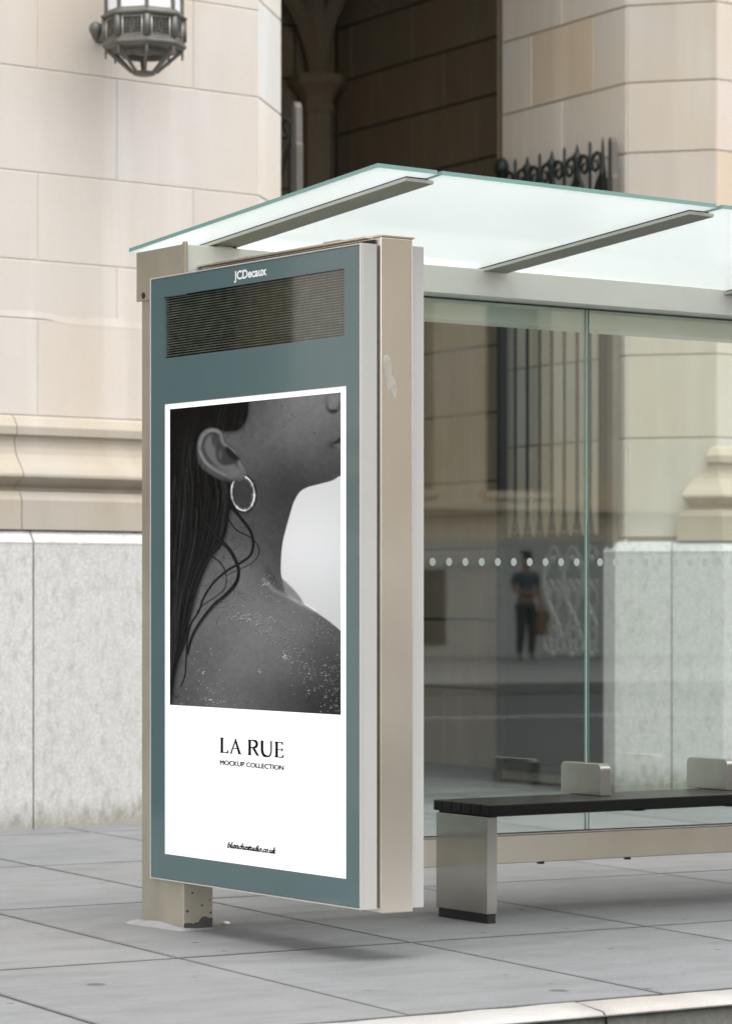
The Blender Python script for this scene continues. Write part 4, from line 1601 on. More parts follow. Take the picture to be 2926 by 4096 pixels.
for k in range(16):
    x = r5.uniform(560, 660)
    stroke([(x, 290 + r5.uniform(-30, 40)), (x + r5.uniform(10, 40), 350 + r5.uniform(-10, 40)), (x + r5.uniform(-10, 40), 420)], 1.0, 0.5, 48, 2, 0.5)
# ear
ear = [(300, 470), (312, 405), (345, 360), (395, 341), (445, 352), (474, 385), (486, 430), (520, 462), (560, 498), (582, 545), (604, 585), (624, 612), (628, 655), (606, 692), (566, 698), (505, 682), (425, 645), (360, 595), (318, 535)]
de = sdf(ear)
ev = 92 - 34 * np.exp(-((de + 40) / 13.0) ** 2) + 10 * np.exp(-((de + 18) / 12.0) ** 2) - 30 * np.exp(-((de + 2) / 6.0) ** 2)
ev = ev - 10 * sm(560, 480, py) * 0 + 8 * sm(540, 640, py)
lobe = sm(560, 630, py)
ev = ev * (1 - lobe) + lobe * (88 - 26 * np.exp(-((de + 2) / 8.0) ** 2) + 8 * np.exp(-(np.hypot(px - 560, py - 640) / 45.0) ** 2))
img = cover(img, de, ev, 4)
img = cover(img, sdf([(398, 392), (424, 376), (436, 398), (430, 440), (414, 470), (398, 440)]), 50, 12, 0.8)
img = cover(img, sdf([(428, 440), (458, 452), (474, 478), (500, 470), (530, 500), (566, 532), (574, 560), (530, 582), (478, 588), (440, 566), (424, 520)]), 46, 13, 0.9)
img = cover(img, sdf([(486, 476), (508, 478), (560, 528), (574, 548), (540, 552), (500, 520)]), 24, 9, 0.9)
img += np.exp(-(np.hypot((px - 452) / 14.0, (py - 520) / 34.0)) ** 2) * 26
img += np.exp(-(seg_dist([(322, 450), (345, 395), (395, 362), (440, 372)], False) / 8.0) ** 2) * 18
img += np.exp(-(seg_dist([(318, 500), (345, 560), (410, 615), (480, 650)], False) / 9.0) ** 2) * 16
# shadow of earring on neck, then the hoop
rot = R(-6)
ex_ = (px - 603) * math.cos(rot) + (py - 772) * math.sin(rot)
ey_ = -(px - 603) * math.sin(rot) + (py - 772) * math.cos(rot)
ro = np.hypot(ex_ / 91.0, ey_ / 128.0)
ri = np.hypot((ex_ + 6) / 58.0, (ey_ + 5) / 95.0)
ang = np.arctan2(ey_ / 126.0, ex_ / 89.0)
img = cover(img, (np.hypot((ex_ + 20) / 92.0, (ey_ - 14) / 128.0) - 1) * 90, img * 0.72, 12, 0.6)
ringm = np.maximum((ro - 1) * 100, (1 - ri) * 70)
rad = np.clip((1 - ro) / np.maximum(1e-3, (1 - ro) + (ri - 1)), 0, 1)
metal = 40 + 175 * np.exp(-((rad - 0.42) / 0.16) ** 2) + 60 * np.exp(-((rad - 0.75) / 0.1) ** 2) - 45 * np.exp(-((rad - 0.6) / 0.06) ** 2)
metal = metal * (0.72 + 0.34 * np.sin(ang * 2 + 0.7) ** 2) + 30 * (np.sin(ang * 9) > 0.75)
metal = np.where(rad < 0.08, 25, metal)
img = cover(img, np.where((ey_ < -88) & (ex_ < 0) & (ex_ > -62), 50, ringm), np.clip(metal, 12, 245), 2.5)
# the lobe overlaps the top of the hoop
img = cover(img, np.hypot((px - 596) / 22.0, (py - 655) / 20.0) * 20 - 20, 84, 6, 0.9)
# grains of sand
r6 = np.random.default_rng(33)


def grains(n, cx_, cy_, sx_, sy_, tilt, r0, r1, v0, v1):
    global img
    for _ in range(n):
        a_, b_ = r6.normal(0, sx_), r6.normal(0, sy_)
        x = cx_ + a_ * math.cos(tilt) - b_ * math.sin(tilt)
        y_ = cy_ + a_ * math.sin(tilt) + b_ * math.cos(tilt)
        if x < 190 or x > 1240 or y_ > 2190 or y_ < 1240:
            continue
        if x > 900 and y_ < 1500 + (x - 1000) * 0.7:
            continue
        r_ = r6.uniform(r0, r1) * 0.62
        m_ = (np.abs(px - x) < r_ * 4) & (np.abs(py - y_) < r_ * 4)
        dd_ = np.hypot(px[m_] - x, py[m_] - y_) - r_
        a2 = 1 - sm(-2, 2.5, dd_)
        v_ = r6.uniform(v0, v1) * 0.9
        sh_ = 1 - sm(-2, 3.5, np.hypot(px[m_] - x - 2, py[m_] - y_ - 4) - r_)
        t_ = img[m_] * (1 - 0.35 * sh_)
        img[m_] = t_ * (1 - a2) + v_ * a2


grains(70, 640, 1585, 70, 26, 0.2, 2.5, 5.5, 150, 205)
grains(60, 500, 1520, 60, 26, 0.3, 2, 4.5, 120, 185)
grains(110, 830, 1630, 130, 48, 0.35, 2, 5, 125, 190)
grains(50, 860, 1760, 90, 40, 0.8, 2.5, 5, 130, 195)
grains(60, 960, 1860, 70, 40, 0.5, 2.5, 6, 130, 195)
grains(90, 1130, 1960, 80, 90, 0.9, 2.5, 6, 120, 190)
grains(70, 1190, 2090, 45, 80, 0, 2.5, 6, 115, 180)
grains(60, 1130, 1640, 80, 40, 0.6, 2, 4.5, 120, 190)
grains(40, 770, 1370, 80, 40, 0.6, 2, 5, 130, 190)
grains(50, 330, 1950, 90, 120, 0, 2, 4.5, 150, 215)
grains(40, 420, 2120, 130, 50, 0, 2, 4.5, 150, 220)
grains(45, 700, 1900, 300, 180, 0, 1.8, 4, 120, 180)
grains(25, 560, 1400, 120, 80, 0, 1.8, 4, 120, 180)
for (x, y_) in ((745, 1365), (768, 1355), (875, 1830), (882, 1840), (705, 1930), (345, 1940), (400, 2115), (640, 1590)):
    grains(5, x, y_, 7, 5, 0, 4, 6, 180, 220)
# small moles
for (x, y_) in ((905, 298), (852, 206), (882, 488), (868, 342), (915, 260), (1062, 382), (812, 950)):
    img = cover(img, np.hypot(px - x, py - y_) - 4, 48, 3, 0.8)
img = np.clip(img, 3, 235)
s01 = img / 255.0
lin = 0.92 * np.where(s01 <= 0.04045, s01 / 12.92, ((s01 + 0.055) / 1.055) ** 2.4)
GY0, GY1, GZ0, GZ1 = 9.0652, 10.2641, 0.8719, 2.0208
me = bpy.data.meshes.new('photograph')
org = ad.location
ya = GY1 + (GY0 - GY1) * uu.ravel()
za = GZ1 + (GZ0 - GZ1) * vv.ravel() - K * (PX - X0)
co = np.stack([np.full(ya.shape, PX - 0.0006 - org.x), ya - org.y, za - org.z], 1)
idx = np.arange(NU * NV).reshape(NV, NU)
fcs = np.stack([idx[:-1, :-1].ravel(), idx[1:, :-1].ravel(), idx[1:, 1:].ravel(), idx[:-1, 1:].ravel()], 1)
me.vertices.add(len(co))
me.vertices.foreach_set('co', co.ravel())
me.loops.add(fcs.size)
me.loops.foreach_set('vertex_index', fcs.ravel())
me.polygons.add(len(fcs))
me.polygons.foreach_set('loop_start', np.arange(0, fcs.size, 4))
me.polygons.foreach_set('loop_total', np.full(len(fcs), 4))
me.materials.append(M['print'])
me.update()
me.validate()
at = me.attributes.new('print', 'FLOAT_COLOR', 'POINT')
at.data.foreach_set('color', np.stack([lin, lin, lin, np.ones_like(lin)], 1).ravel())
pic = bpy.data.objects.new('photograph', me)
COL.objects.link(pic)
pic.parent = poster

def embolden(mb, shifts):
    base_v, base_f = list(mb.v), list(mb.f)
    for q, (da, dz) in enumerate(shifts):
        b_ = len(mb.v)
        mb.v += [(x - 0.00035 - 0.00005 * q, y_ + da, z + dz) for x, y_, z in base_v]
        mb.f += [tuple(i + b_ for i in f) for f in base_f]
        mb.m += [0] * len(base_f)
        mb.t += [(1, 1, 1)] * len(base_f)
        mb.smooth += [False] * len(base_f)


# ---- LA RUE in drawn roman capitals
lt = MB(ST)
LW = 9.8889
_k = [0]
poff = XP - PX          # the print sits behind the border's face


def glyph(poly):
    _k[0] += 1
    off = poff + 0.0008 + 0.00005 * (_k[0] % 6)
    lt.add([on_face(LW - x, 0.7018 + 0.0577 * y_, off) for x, y_ in poly], [tuple(range(len(poly)))])


def stem(x0_, x1_, y0_=0.0, y1_=1.0, ser=0.010, top=True, bot=True):
    m0, m1 = x0_ - 0.0005, x1_ + 0.0005
    glyph([(m0, y0_ + 0.02), (m1, y0_ + 0.02), (m1, y1_ - 0.02), (m0, y1_ - 0.02)])
    for on, yb_, sgn in ((bot, y0_, 1), (top, y1_, -1)):
        if on:
            glyph([(x0_ - ser, yb_), (x1_ + ser, yb_), (x1_ + ser * 0.9, yb_ + sgn * 0.028), (m1, yb_ + sgn * 0.10), (m0, yb_ + sgn * 0.10), (x0_ - ser * 0.9, yb_ + sgn * 0.028)])


def curve_stroke(pts, ws, n=8):
    P = catmull(pts, n)
    W = np.interp(np.linspace(0, 1, len(P)), np.linspace(0, 1, len(ws)), ws)
    L_, R_ = [], []
    for i, p in enumerate(P):
        a_ = P[max(i - 1, 0)]
        b_ = P[min(i + 1, len(P) - 1)]
        dx, dy = (b_[0] - a_[0]), (b_[1] - a_[1]) * 0.0577
        l_ = math.hypot(dx, dy) + 1e-9
        nx, ny = -dy / l_, dx / l_
        L_.append((p[0] + nx * W[i] / 2, p[1] + ny * W[i] / 2 / 0.0577))
        R_.append((p[0] - nx * W[i] / 2, p[1] - ny * W[i] / 2 / 0.0577))
    _k[0] += 1
    off = poff + 0.0008 + 0.00005 * (_k[0] % 6)
    vs = [on_face(LW - x, 0.7018 + 0.0577 * y_, off) for x, y_ in L_ + R_]
    n_ = len(P)
    lt.add(vs, [(i, i + 1, n_ + i + 1, n_ + i) for i in range(n_ - 1)])


# L
stem(0.006, 0.020, ser=0.006)
glyph([(0.020, 0.0), (0.058, 0.0), (0.060, 0.20), (0.056, 0.20), (0.050, 0.075), (0.020, 0.045)])
# A
glyph([(0.0735, 0.0), (0.0805, 0.0), (0.1165, 0.93), (0.1125, 1.0)])
glyph([(0.1085, 0.97), (0.1125, 1.0), (0.1485, 0.03), (0.1500, 0.0), (0.1330, 0.0), (0.1065, 0.88)])
glyph([(0.068, 0.0), (0.0875, 0.0), (0.0865, 0.028), (0.081, 0.06), (0.077, 0.06), (0.069, 0.028)])
glyph([(0.1275, 0.0), (0.156, 0.0), (0.155, 0.028), (0.147, 0.07), (0.135, 0.07), (0.1285, 0.028)])
glyph([(0.0905, 0.335), (0.1265, 0.335), (0.1250, 0.385), (0.0925, 0.385)])
embolden(lt, ((0.0014, 0), (-0.0014, 0)))
lt.build('heading_lettering', M['ink'], poster, recalc=False)
lt = MB(ST)
# R
stem(0.2045, 0.2185, ser=0.006)
curve_stroke([(0.214, 0.965), (0.237, 0.97), (0.256, 0.90), (0.2615, 0.745), (0.256, 0.60), (0.240, 0.515), (0.216, 0.500)], [0.0035, 0.005, 0.0115, 0.016, 0.0115, 0.005, 0.0035])
glyph([(0.229, 0.50), (0.243, 0.535), (0.2755, 0.03), (0.2835, 0.0), (0.2655, 0.0), (0.258, 0.04)])
# U
glyph([(0.2866, 1.0), (0.3125, 1.0), (0.3115, 0.972), (0.2875, 0.972)])
curve_stroke([(0.2985, 0.98), (0.2985, 0.60), (0.3000, 0.30), (0.3120, 0.07), (0.3330, 0.018), (0.3500, 0.07), (0.3600, 0.28), (0.3615, 0.60), (0.3615, 0.98)], [0.0155, 0.0155, 0.0155, 0.0115, 0.006, 0.0055, 0.007, 0.0075, 0.0075])
glyph([(0.3495, 1.0), (0.3735, 1.0), (0.3725, 0.972), (0.3505, 0.972)])
# E
stem(0.3915, 0.4055, ser=0.006)
glyph([(0.4045, 1.0), (0.4405, 1.0), (0.4415, 0.82), (0.4375, 0.82), (0.4325, 0.935), (0.4045, 0.955)])
glyph([(0.4045, 0.0), (0.4445, 0.0), (0.4465, 0.19), (0.4425, 0.19), (0.4365, 0.07), (0.4045, 0.045)])
glyph([(0.4045, 0.475), (0.4315, 0.475), (0.4375, 0.40), (0.4395, 0.40), (0.4395, 0.615), (0.4375, 0.615), (0.4315, 0.525), (0.4045, 0.525)])
embolden(lt, ((0.0014, 0), (-0.0014, 0)))
lt.build('heading_lettering', M['ink'], poster, recalc=False)
text_mesh('subheading_lettering', 'MOCKUP COLLECTION', 9.8889, 9.4432, 0.6568, 0.6740, M['ink'], poster, off=poff + 0.0009, cap_ref='H', fat=((0.0017, 0), (-0.0017, 0), (0, 0.0006), (0, -0.0006)))

# ---- italic web address written with a broad nib
IT = {
    'b': ([[(.13, 1.78), (.13, 1.0), (.12, .35), (.2, .05), (.38, 0), (.6, .2), (.68, .6), (.55, .95), (.36, .95), (.16, .6)]], .84),
    'l': ([[(.02, 1.68), (.13, 1.78), (.13, 1.0), (.11, .22), (.2, .0), (.34, .14)]], .42),
    'a': ([[(.64, .88), (.45, 1.), (.2, .85), (.08, .4), (.14, .05), (.3, .02), (.5, .3), (.63, .8)], [(.67, 1.), (.62, .5), (.6, .15), (.68, 0), (.82, .14)]], .88),
    'n': ([[(.02, .86), (.13, 1.), (.16, .8), (.13, 0)], [(.15, .5), (.32, .88), (.5, 1.), (.62, .88), (.6, .5), (.57, .15), (.65, 0), (.8, .14)]], .88),
    'c': ([[(.58, .78), (.54, .95), (.4, 1.), (.2, .82), (.1, .42), (.16, .08), (.34, 0), (.58, .2)]], .66),
    'h': ([[(.02, 1.68), (.14, 1.78), (.14, 1.), (.13, 0)], [(.15, .5), (.32, .88), (.5, 1.), (.62, .88), (.6, .5), (.57, .15), (.65, 0), (.8, .14)]], .88),
    'e': ([[(.12, .42), (.36, .5), (.56, .72), (.52, .95), (.38, 1.), (.2, .82), (.1, .42), (.16, .08), (.34, 0), (.58, .2)]], .66),
    's': ([[(.5, .8), (.46, .96), (.32, 1.), (.18, .82), (.24, .62), (.4, .42), (.42, .16), (.24, 0), (.08, .04), (.04, .2)]], .56),
    't': ([[(.2, 1.38), (.16, .8), (.13, .2), (.22, 0), (.4, .16)], [(.0, .96), (.2, .98), (.42, .98)]], .5),
    'u': ([[(.02, .86), (.13, 1.), (.16, .8), (.12, .25), (.24, .0), (.45, .2), (.63, .7)], [(.67, 1.), (.62, .5), (.6, .15), (.68, 0), (.82, .14)]], .88),
    'd': ([[(.64, .88), (.45, 1.), (.2, .85), (.08, .4), (.14, .05), (.3, .02), (.5, .3), (.63, .8)], [(.56, 1.68), (.69, 1.78), (.66, 1.), (.61, .15), (.69, 0), (.82, .14)]], .88),
    'i': ([[(.02, .86), (.13, 1.), (.15, .8), (.11, .2), (.2, 0), (.34, .14)], [(.16, 1.42), (.17, 1.36)]], .42),
    'o': ([[(.4, 1.), (.18, .82), (.1, .4), (.18, .06), (.34, 0), (.54, .2), (.62, .6), (.54, .92), (.4, 1.)]], .74),
    'k': ([[(.02, 1.68), (.14, 1.78), (.14, 1.), (.13, 0)], [(.62, .92), (.5, 1.), (.3, .7), (.16, .5)], [(.18, .52), (.34, .5), (.5, .1), (.6, 0), (.74, .14)]], .76),
    '.': ([[(.12, .1), (.13, .04)]], .34),
}
it = MB(ST)
word = 'blanchestudio.co.uk'
tot = sum(IT[c][1] for c in word)
ux = (9.8348 - 9.4968) / tot
uz = (0.3686 - 0.3472) / 1.80
nib = (0.125, 0.085)
cur = 0.0
kk = 0
for c in word:
    for st_ in IT[c][0]:
        P = catmull(st_, 6) if len(st_) > 2 else st_
        if len(st_) == 2:
            nb = (0.13, 0.11)
        else:
            nb = nib
        kk += 1
        off = poff + 0.0008 + 0.00005 * (kk % 5)
        A, B2, C2, D2 = [], [], [], []
        hair_ = 0.05
        vs, fs = [], []
        for (x, y_) in P:
            x = x + 0.24 * y_ - 0.1
            quad = [(x - nb[0], y_ - nb[1]), (x - nb[0] + hair_, y_ - nb[1] - hair_), (x + nb[0], y_ + nb[1]), (x + nb[0] - hair_, y_ + nb[1] + hair_)]
            vs += [on_face(9.8348 - (cur + a) * ux, 0.3472 + b_ * uz, off) for a, b_ in quad]
        m_ = len(P)
        for i in range(m_ - 1):
            o1, o2 = 4 * i, 4 * i + 4
            fs += [(o1, o1 + 1, o2 + 1, o2), (o1 + 1, o1 + 2, o2 + 2, o2 + 1), (o1 + 2, o1 + 3, o2 + 3, o2 + 2), (o1 + 3, o1, o2, o2 + 3)]
        fs += [(0, 1, 2, 3), (4 * m_ - 4, 4 * m_ - 3, 4 * m_ - 2, 4 * m_ - 1)]
        it.add(vs, fs)
    cur += IT[c][1]
embolden(it, ((0.0014, 0), (-0.0014, 0), (0, 0.0006), (0, -0.0006)))
it.build('address_lettering', M['ink'], poster, recalc=False)

cs = MB(ST)
cs.box(6.100, 6.238, 8.925, 10.176, 0.172, 2.568)
cs.build('casing', M['steel'], ad, bevel=0.004, seg=3)
smu = MB(ST)
for (cx_, cz_, rx_, rz_, tl_) in ((6.128, 2.095, 0.017, 0.062, -0.10), (6.150, 2.045, 0.014, 0.045, -0.25)):
    pts = []
    for q in range(20):
        a = 2 * PI * q / 20
        k_ = 1 + 0.12 * math.sin(3 * a + cx_ * 40)
        dx_, dz_ = rx_ * math.cos(a) * k_, rz_ * math.sin(a) * k_
        pts.append((cx_ + dx_ + tl_ * dz_, 8.9246 - 0.0001 * (tl_ < -0.2), cz_ + dz_))
    smu.add(pts, [tuple(range(20))])
build_each(smu, 'smudge', M['smudge'], ad)
sm_ = MB(ST)
sm_.box(6.0902, 6.0998, 8.960, 10.17, 0.19, 2.56)
sm_.box(6.2382, 6.2475, 8.960, 10.17, 0.19, 2.54)
build_each(sm_, 'seam', M['gap'], ad)
cpp = MB(ST)
cpp.box(6.0985, 6.242, 8.920, 10.385, 2.5683, 2.5765)
cpp.box(6.085, 6.0985, 8.9995, 10.385, 2.5683, 2.5755)
cap = cpp.build('top_cap', M['steel'], ad, bevel=0.0015)
lg = MB(ST)
lg.box(6.12, 6.16, 9.86, 9.93, 2.5767, 2.586)
lg.box(6.12, 6.17, 9.22, 9.33, 2.5767, 2.588)
build_each(lg, 'lug', M['steel_post'], cap, bevel=0.003)
rdr = MB(ST)
rdr.box(6.2476, 6.300, 8.945, 10.412, 0.182, 2.548)
rdr.build('rear_door', M['light_paint'], ad, bevel=0.003)
rb_ = MB(ST)
rb_.box(6.3003, 6.304, 8.955, 10.402, 0.192, 2.538)
rb_.build('rear_border', M['teal'], ad, bevel=0.001)

# ================================================================== BENCH
BT = S(0.006, 7.2)
bn = thing('bench', 'black slatted bench with brushed steel end and dividers under the canopy', 'bench', ST(8.8, 9.96, 0))
bw = 0.0632
y_ = 9.768
for k in range(6):
    sl = MB(BT)
    sl.box(7.200, 10.9, y_, y_ + bw, 0.4325, 0.4745)
    sl.build('slat', M['slat'], bn, bevel=0.005, seg=3)
    y_ += bw + 0.0022
sf = MB(BT)
sf.box(7.215, 10.88, 9.79, 10.14, 0.4245, 0.4318)
for x in (7.95, 8.45):
    sf.box(x, x + 0.05, 9.776, 10.14, 0.4215, 0.4243)
sf.build('seat_frame', M['black'], bn, bevel=0.002)
for x in (7.203, 10.80):
    lgb = MB(S(0.0, 0))
    lgb.box(x, x + 0.050, 9.792, 10.142, 0.038, 0.4243 + 0.006 * (x - 7.2))
    leg = lgb.build('leg', M['steel_bench'], bn, bevel=0.002)
    pn = MB(ST)
    pn.box(x + 0.006, x + 0.045, 9.797, 10.132, 0.0, 0.0378)
    pn.build('plinth', M['black'], leg)
for x in (7.904, 8.592):
    dv = MB(BT)
    w_ = 0.0275
    r_ = 0.026
    ya_, yb_ = 9.951, 10.222
    z0_, z1_ = 0.4747, 0.609
    pl_ = [(ya_, z0_), (yb_, z0_), (yb_, z1_ - r_)]
    for q in range(1, 7):
        a = q / 6 * PI / 2
        pl_.append((yb_ - r_ + r_ * math.cos(a), z1_ - r_ + r_ * math.sin(a)))
    for q in range(0, 7):
        a = PI / 2 + q / 6 * PI / 2
        pl_.append((ya_ + r_ + r_ * math.cos(a), z1_ - r_ + r_ * math.sin(a)))
    dv.prism(pl_, lambda a, b_, d_: (d_, a, b_), x, x + 2 * w_ - 0.002)
    dv.build('divider', M['steel_bench'], bn, bevel=0.0035, seg=3)

# small litter on the pavement
sc1 = MB(ST)
sc1.lathe(6.30, 10.30, [(0.0, 0.0005), (0.012, 0.001), (0.017, 0.006), (0.010, 0.012), (0.0, 0.013)], 9, smooth=True)
tag(sc1.build('crumpled_paper', M['paper']), 'small white crumpled scrap on the pavement beside the post foot', 'litter')
sc2 = MB(ST)
sc2.add([(4.93, 10.64, 0.002), (5.03, 10.58, 0.003), (5.07, 10.66, 0.006), (4.98, 10.72, 0.002)], [(0, 1, 2, 3)])
tag(sc2.build('paper_scrap', M['paper']), 'flat pale scrap lying on open pavement away from the shelter', 'litter')

# ================================================================== ACROSS THE STREET (seen mirrored in the glass)
ob = thing('stone_building', 'buff stone facade with dark windows mirrored faintly in the shelter glass', 'building', ST(31, -23.4, 0.4))
OY = -23.0
ow = MB(TRUE)
bay, wwid = 3.36, 2.22
wx = [32.10 + bay * k for k in range(-8, 1)] + [44.0 + bay * k for k in range(0, 8)]
x_ = wx[0] - 2.0
ow.box(x_, wx[0], OY - 0.6, OY, 2.28, 17)
for k, x in enumerate(wx):
    nx_ = wx[k + 1] if k + 1 < len(wx) else x + bay
    wwid = 1.45 if abs(x - 32.10) < 0.01 else 2.22
    ow.box(x, x + wwid, OY - 0.6, OY, 2.28, 3.10)
    ow.box(x, x + wwid, OY - 0.6, OY, 8.6, 10.2)
    ow.box(x, x + wwid, OY - 0.6, OY, 13.6, 17)
    ow.box(x + wwid, nx_, OY - 0.6, OY, 2.28, 17)
ow.build('wall', M['stone_far'], ob)
op = MB(TRUE)
op.box(x_, wx[-1] + bay, OY - 0.6, OY + 0.08, -0.3, 2.28)
op.build('plinth', M['granite_far'], ob)
lg_ = MB(TRUE)
lg_.box(x_, wx[-1] + bay, OY + 0.0005, OY + 0.28, 2.80, 2.94)
lg_.build('ledge', M['stone_far'], ob)
vn = MB(TRUE)
for x in wx[0::2]:
    vn.box(x - 1.62, x - 0.96, OY + 0.0805, OY + 0.11, 0.42, 1.74)
build_each(vn, 'vent', M['window_dark'], ob)
for k, x in enumerate(wx):
    wwid = 1.45 if abs(x - 32.10) < 0.01 else 2.22
    for za_, zb_ in ((3.10, 8.6), (10.2, 13.6)):
        wn = MB(TRUE)
        wn.box(x + 0.001, x + wwid - 0.001, OY - 0.45, OY - 0.40, za_, zb_)
        wn.build('window', M['window_dark'], ob)
    if 5 < k < 12:
        si = MB(TRUE)
        si.box(x - 0.1, x + wwid + 0.1, OY + 0.0005, OY + 0.12, 3.02, 3.14)
        si.build('sill', M['stone_far'], ob)

# person waiting on the far pavement
PXY = (29.80, -18.8)
gz_ = ST(PXY[0], PXY[1], 0.415)[2]
pe = thing('person', 'person in grey-blue shirt, dark cap and trousers mirrored in the shelter glass', 'person', (PXY[0], PXY[1], gz_))


def skin_obj(name, joints, edges, mat, parent, sub=2):
    me_ = bpy.data.meshes.new(name)
    me_.from_pydata([j[0] for j in joints], edges, [])
    o = bpy.data.objects.new(name, me_)
    COL.objects.link(o)
    mod = o.modifiers.new('skin', 'SKIN')
    mod.use_smooth_shade = True
    for i, j in enumerate(joints):
        me_.skin_vertices[0].data[i].radius = (j[1], j[2] if len(j) > 2 else j[1])
    me_.skin_vertices[0].data[0].use_root = True
    ss = o.modifiers.new('sub', 'SUBSURF')
    ss.levels = sub
    ss.render_levels = sub
    dg = bpy.context.evaluated_depsgraph_get()
    mesh = bpy.data.meshes.new_from_object(o.evaluated_get(dg))
    bpy.data.objects.remove(o)
    mesh.materials.clear()
    mesh.materials.append(mat)
    for p in mesh.polygons:
        p.use_smooth = True
    ob_ = bpy.data.objects.new(name, mesh)
    COL.objects.link(ob_)
    ob_.parent = parent
    return ob_


# body faces +Y (towards the shelter); +X is the side that appears on the right in the mirror image
J = [((0, 0, 0.95), .13, .10), ((0, 0, 1.12), .125, .095), ((0, 0, 1.32), .14, .10), ((0, 0, 1.46), .06, .055), ((0, 0.01, 1.53), .05, .052), ((0, 0.02, 1.60), .074, .088), ((0, 0.02, 1.69), .072, .085), ((0, 0.02, 1.745), .045, .05),
     ((.10, 0, .90), .085), ((.11, .02, .50), .06), ((.115, -.01, .10), .042), ((.125, .09, .045), .038), ((.13, .17, .03), .026),
     ((-.10, 0, .90), .085), ((-.11, .02, .50), .06), ((-.12, -.01, .10), .042), ((-.14, .09, .045), .038), ((-.15, .17, .03), .026),
     ((.19, 0, 1.42), .055), ((.25, -.01, 1.16), .042), ((.22, .12, .95), .032), ((.21, .15, .88), .034),
     ((-.19, 0, 1.42), .055), ((-.25, -.01, 1.16), .042), ((-.05, .17, 1.10), .032), ((.03, .19, 1.10), .034)]
E = [(0, 1), (1, 2), (2, 3), (3, 4), (4, 5), (5, 6), (6, 7), (0, 8), (8, 9), (9, 10), (10, 11), (11, 12), (0, 13), (13, 14), (14, 15), (15, 16), (16, 17), (2, 18), (18, 19), (19, 20), (20, 21), (2, 22), (22, 23), (23, 24), (24, 25)]
skin_obj('body', J, E, M['skin'], pe)
skin_obj('shirt', [((0, 0, 0.98), .15, .12), ((0, 0, 1.14), .145, .115), ((0, 0, 1.34), .158, .118), ((0, 0, 1.45), .085, .08), ((.195, 0, 1.42), .072), ((.245, -.01, 1.22), .06), ((-.195, 0, 1.42), .072), ((-.245, -.01, 1.22), .06)],
         [(0, 1), (1, 2), (2, 3), (2, 4), (4, 5), (2, 6), (6, 7)], M['cloth_blue'], pe)
skin_obj('trousers', [((0, 0, 0.98), .15, .118), ((.10, 0, .88), .105), ((.112, .02, .50), .08), ((.117, -.01, .12), .062), ((-.10, 0, .88), .105), ((-.112, .02, .50), .08), ((-.122, -.01, .12), .062)],
         [(0, 1), (1, 2), (2, 3), (0, 4), (4, 5), (5, 6)], M['cloth_dark'], pe)
skin_obj('cap', [((0, 0.01, 1.70), .085, .095), ((0, 0.01, 1.755), .07, .08), ((0, 0.12, 1.685), .05, .012)], [(0, 1), (0, 2)], M['cloth_dark'], pe)
for sg in (1, -1):
    skin_obj('shoe', [((sg * .118, -.03, .045), .047), ((sg * .13, .09, .042), .045), ((sg * .14, .18, .032), .035)], [(0, 1), (1, 2)], M['shoe'], pe)
# fingers: five short chains on each hand
for (hx, hy, hz, dx_, dy_, dz_) in ((.21, .15, .88, 0, .25, -1), (.03, .19, 1.10, 1, .1, -.15)):
    dv_ = Vector((dx_, dy_, dz_)).normalized()
    sd_ = dv_.cross(Vector((0, 1, .2))).normalized()
    JJ = [((hx, hy, hz), .026, .016)]
    EE = []
    for f_, (o_, ln_) in enumerate(((-.027, .075), (-.009, .088), (.009, .082), (.026, .066))):
        b_ = Vector((hx, hy, hz)) + sd_ * o_ + dv_ * .03
        m_ = b_ + dv_ * ln_ * .5
        e_ = b_ + dv_ * ln_ * .9 + Vector((0, -.012, 0))
        s0 = len(JJ)
        JJ += [(tuple(b_), .0095), (tuple(m_), .0085), (tuple(e_), .0075)]
        EE += [(0, s0), (s0, s0 + 1), (s0 + 1, s0 + 2)]
    t0_ = Vector((hx, hy, hz)) - sd_ * .035
    s0 = len(JJ)
    JJ += [(tuple(t0_), .011), (tuple(t0_ + dv_ * .035 - sd_ * .015 + Vector((0, .01, 0))), .009)]
    EE += [(0, s0), (s0, s0 + 1)]
    skin_obj('hand', JJ, EE, M['skin'], pe, 1)
bg = MB()
bx, by, bz = PXY[0] + .24, PXY[1] + .12, gz_
poly = [(-.13, .42), (.13, .42), (.15, .60), (.13, .80), (.05, .82), (-.05, .82), (-.13, .80), (-.15, .60)]
bg.prism(poly, lambda a, z, d_: (bx + a * 0.9, by + d_, bz + z), -.05, .05)
bg.tube([(bx - .07, by, bz + .81), (bx - .06, by, bz + .90), (bx, by + .02, bz + .93), (bx + .06, by, bz + .90), (bx + .07, by, bz + .81)], .01, 6)
tag(bg.build('shoulder_bag', M['bag'], None, bevel=0.015), 'tan canvas bag held low by the mirrored person in dark trousers', 'bag')

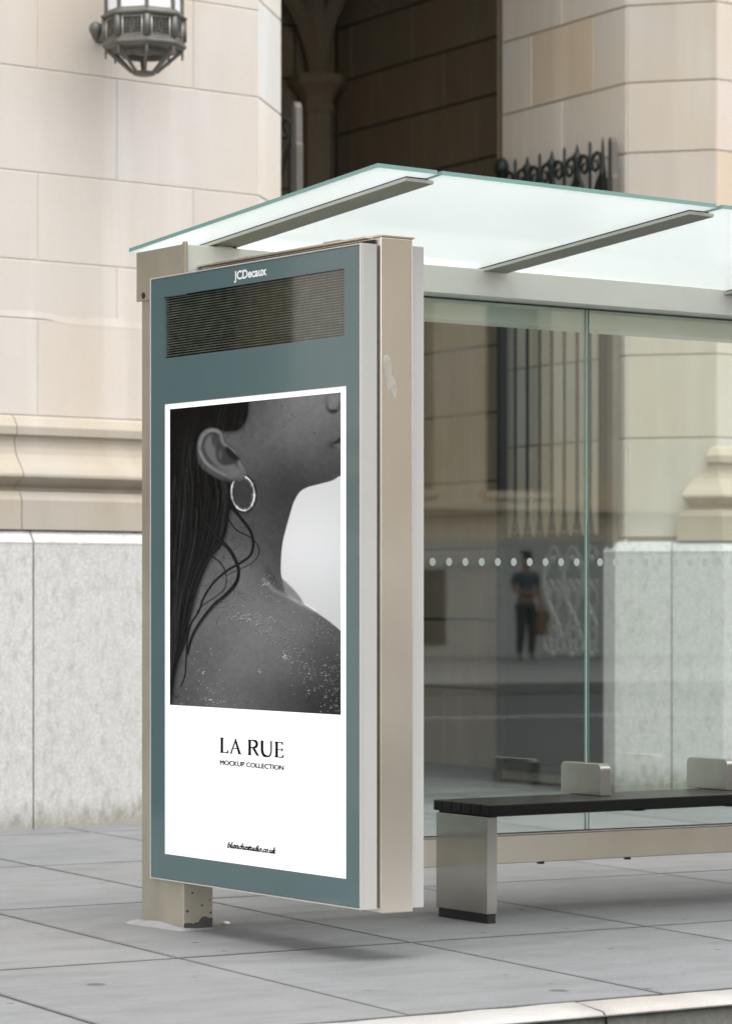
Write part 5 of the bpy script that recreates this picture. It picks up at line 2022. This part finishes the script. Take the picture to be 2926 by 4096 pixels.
# ================================================================== CAMERA, LIGHT, WORLD
cam = bpy.data.cameras.new('camera')
co_ = bpy.data.objects.new('camera', cam)
COL.objects.link(co_)
co_.location = (0, 0, H)
co_.rotation_euler = (R(90), 0, R(-34.07))
cam.sensor_fit = 'HORIZONTAL'
cam.sensor_width = 36
cam.lens = 12228 / 2926 * 36
cam.shift_y = (2379 - 2048) / 2926
cam.clip_end = 1000
cam.dof.use_dof = True
cam.dof.focus_distance = 11.3
cam.dof.aperture_fstop = 5.6
sc.camera = co_

sun = bpy.data.lights.new('sun', 'SUN')
sun.energy = 0.55
sun.angle = R(48)
sun.color = (1.0, 0.975, 0.94)
so = bpy.data.objects.new('sun', sun)
COL.objects.link(so)
EL, AZ = R(76), R(188)        # azimuth from +Y towards +X
sv = Vector((math.sin(AZ) * math.cos(EL), math.cos(AZ) * math.cos(EL), math.sin(EL)))
so.rotation_euler = (-sv).to_track_quat('-Z', 'Y').to_euler()
so.location = (0, -10, 30)

wd_ = bpy.data.worlds.new('World')
sc.world = wd_
wd_.use_nodes = True
nt = wd_.node_tree
for n_ in list(nt.nodes):
    nt.nodes.remove(n_)
wo = nt.nodes.new('ShaderNodeOutputWorld')
bgd = nt.nodes.new('ShaderNodeBackground')
sk = nt.nodes.new('ShaderNodeTexSky')
sk.sky_type = 'NISHITA'
sk.sun_disc = False
sk.sun_elevation = EL
sk.sun_rotation = -AZ
sk.air_density = 1.0
sk.dust_density = 2.5
sk.ozone_density = 1.0
hs = nt.nodes.new('ShaderNodeHueSaturation')
hs.inputs['Saturation'].default_value = 0.16
nt.links.new(sk.outputs[0], hs.inputs['Color'])
nt.links.new(hs.outputs[0], bgd.inputs['Color'])
bgd.inputs['Strength'].default_value = 0.15
nt.links.new(bgd.outputs[0], wo.inputs[0])

vs_ = sc.view_settings
vs_.view_transform = 'Standard'
vs_.look = 'None'
vs_.exposure = 1.58
vs_.gamma = 1.0
vs_.use_curve_mapping = False
sc.cycles.max_bounces = 10
sc.cycles.transparent_max_bounces = 16
sc.cycles.use_denoising = True
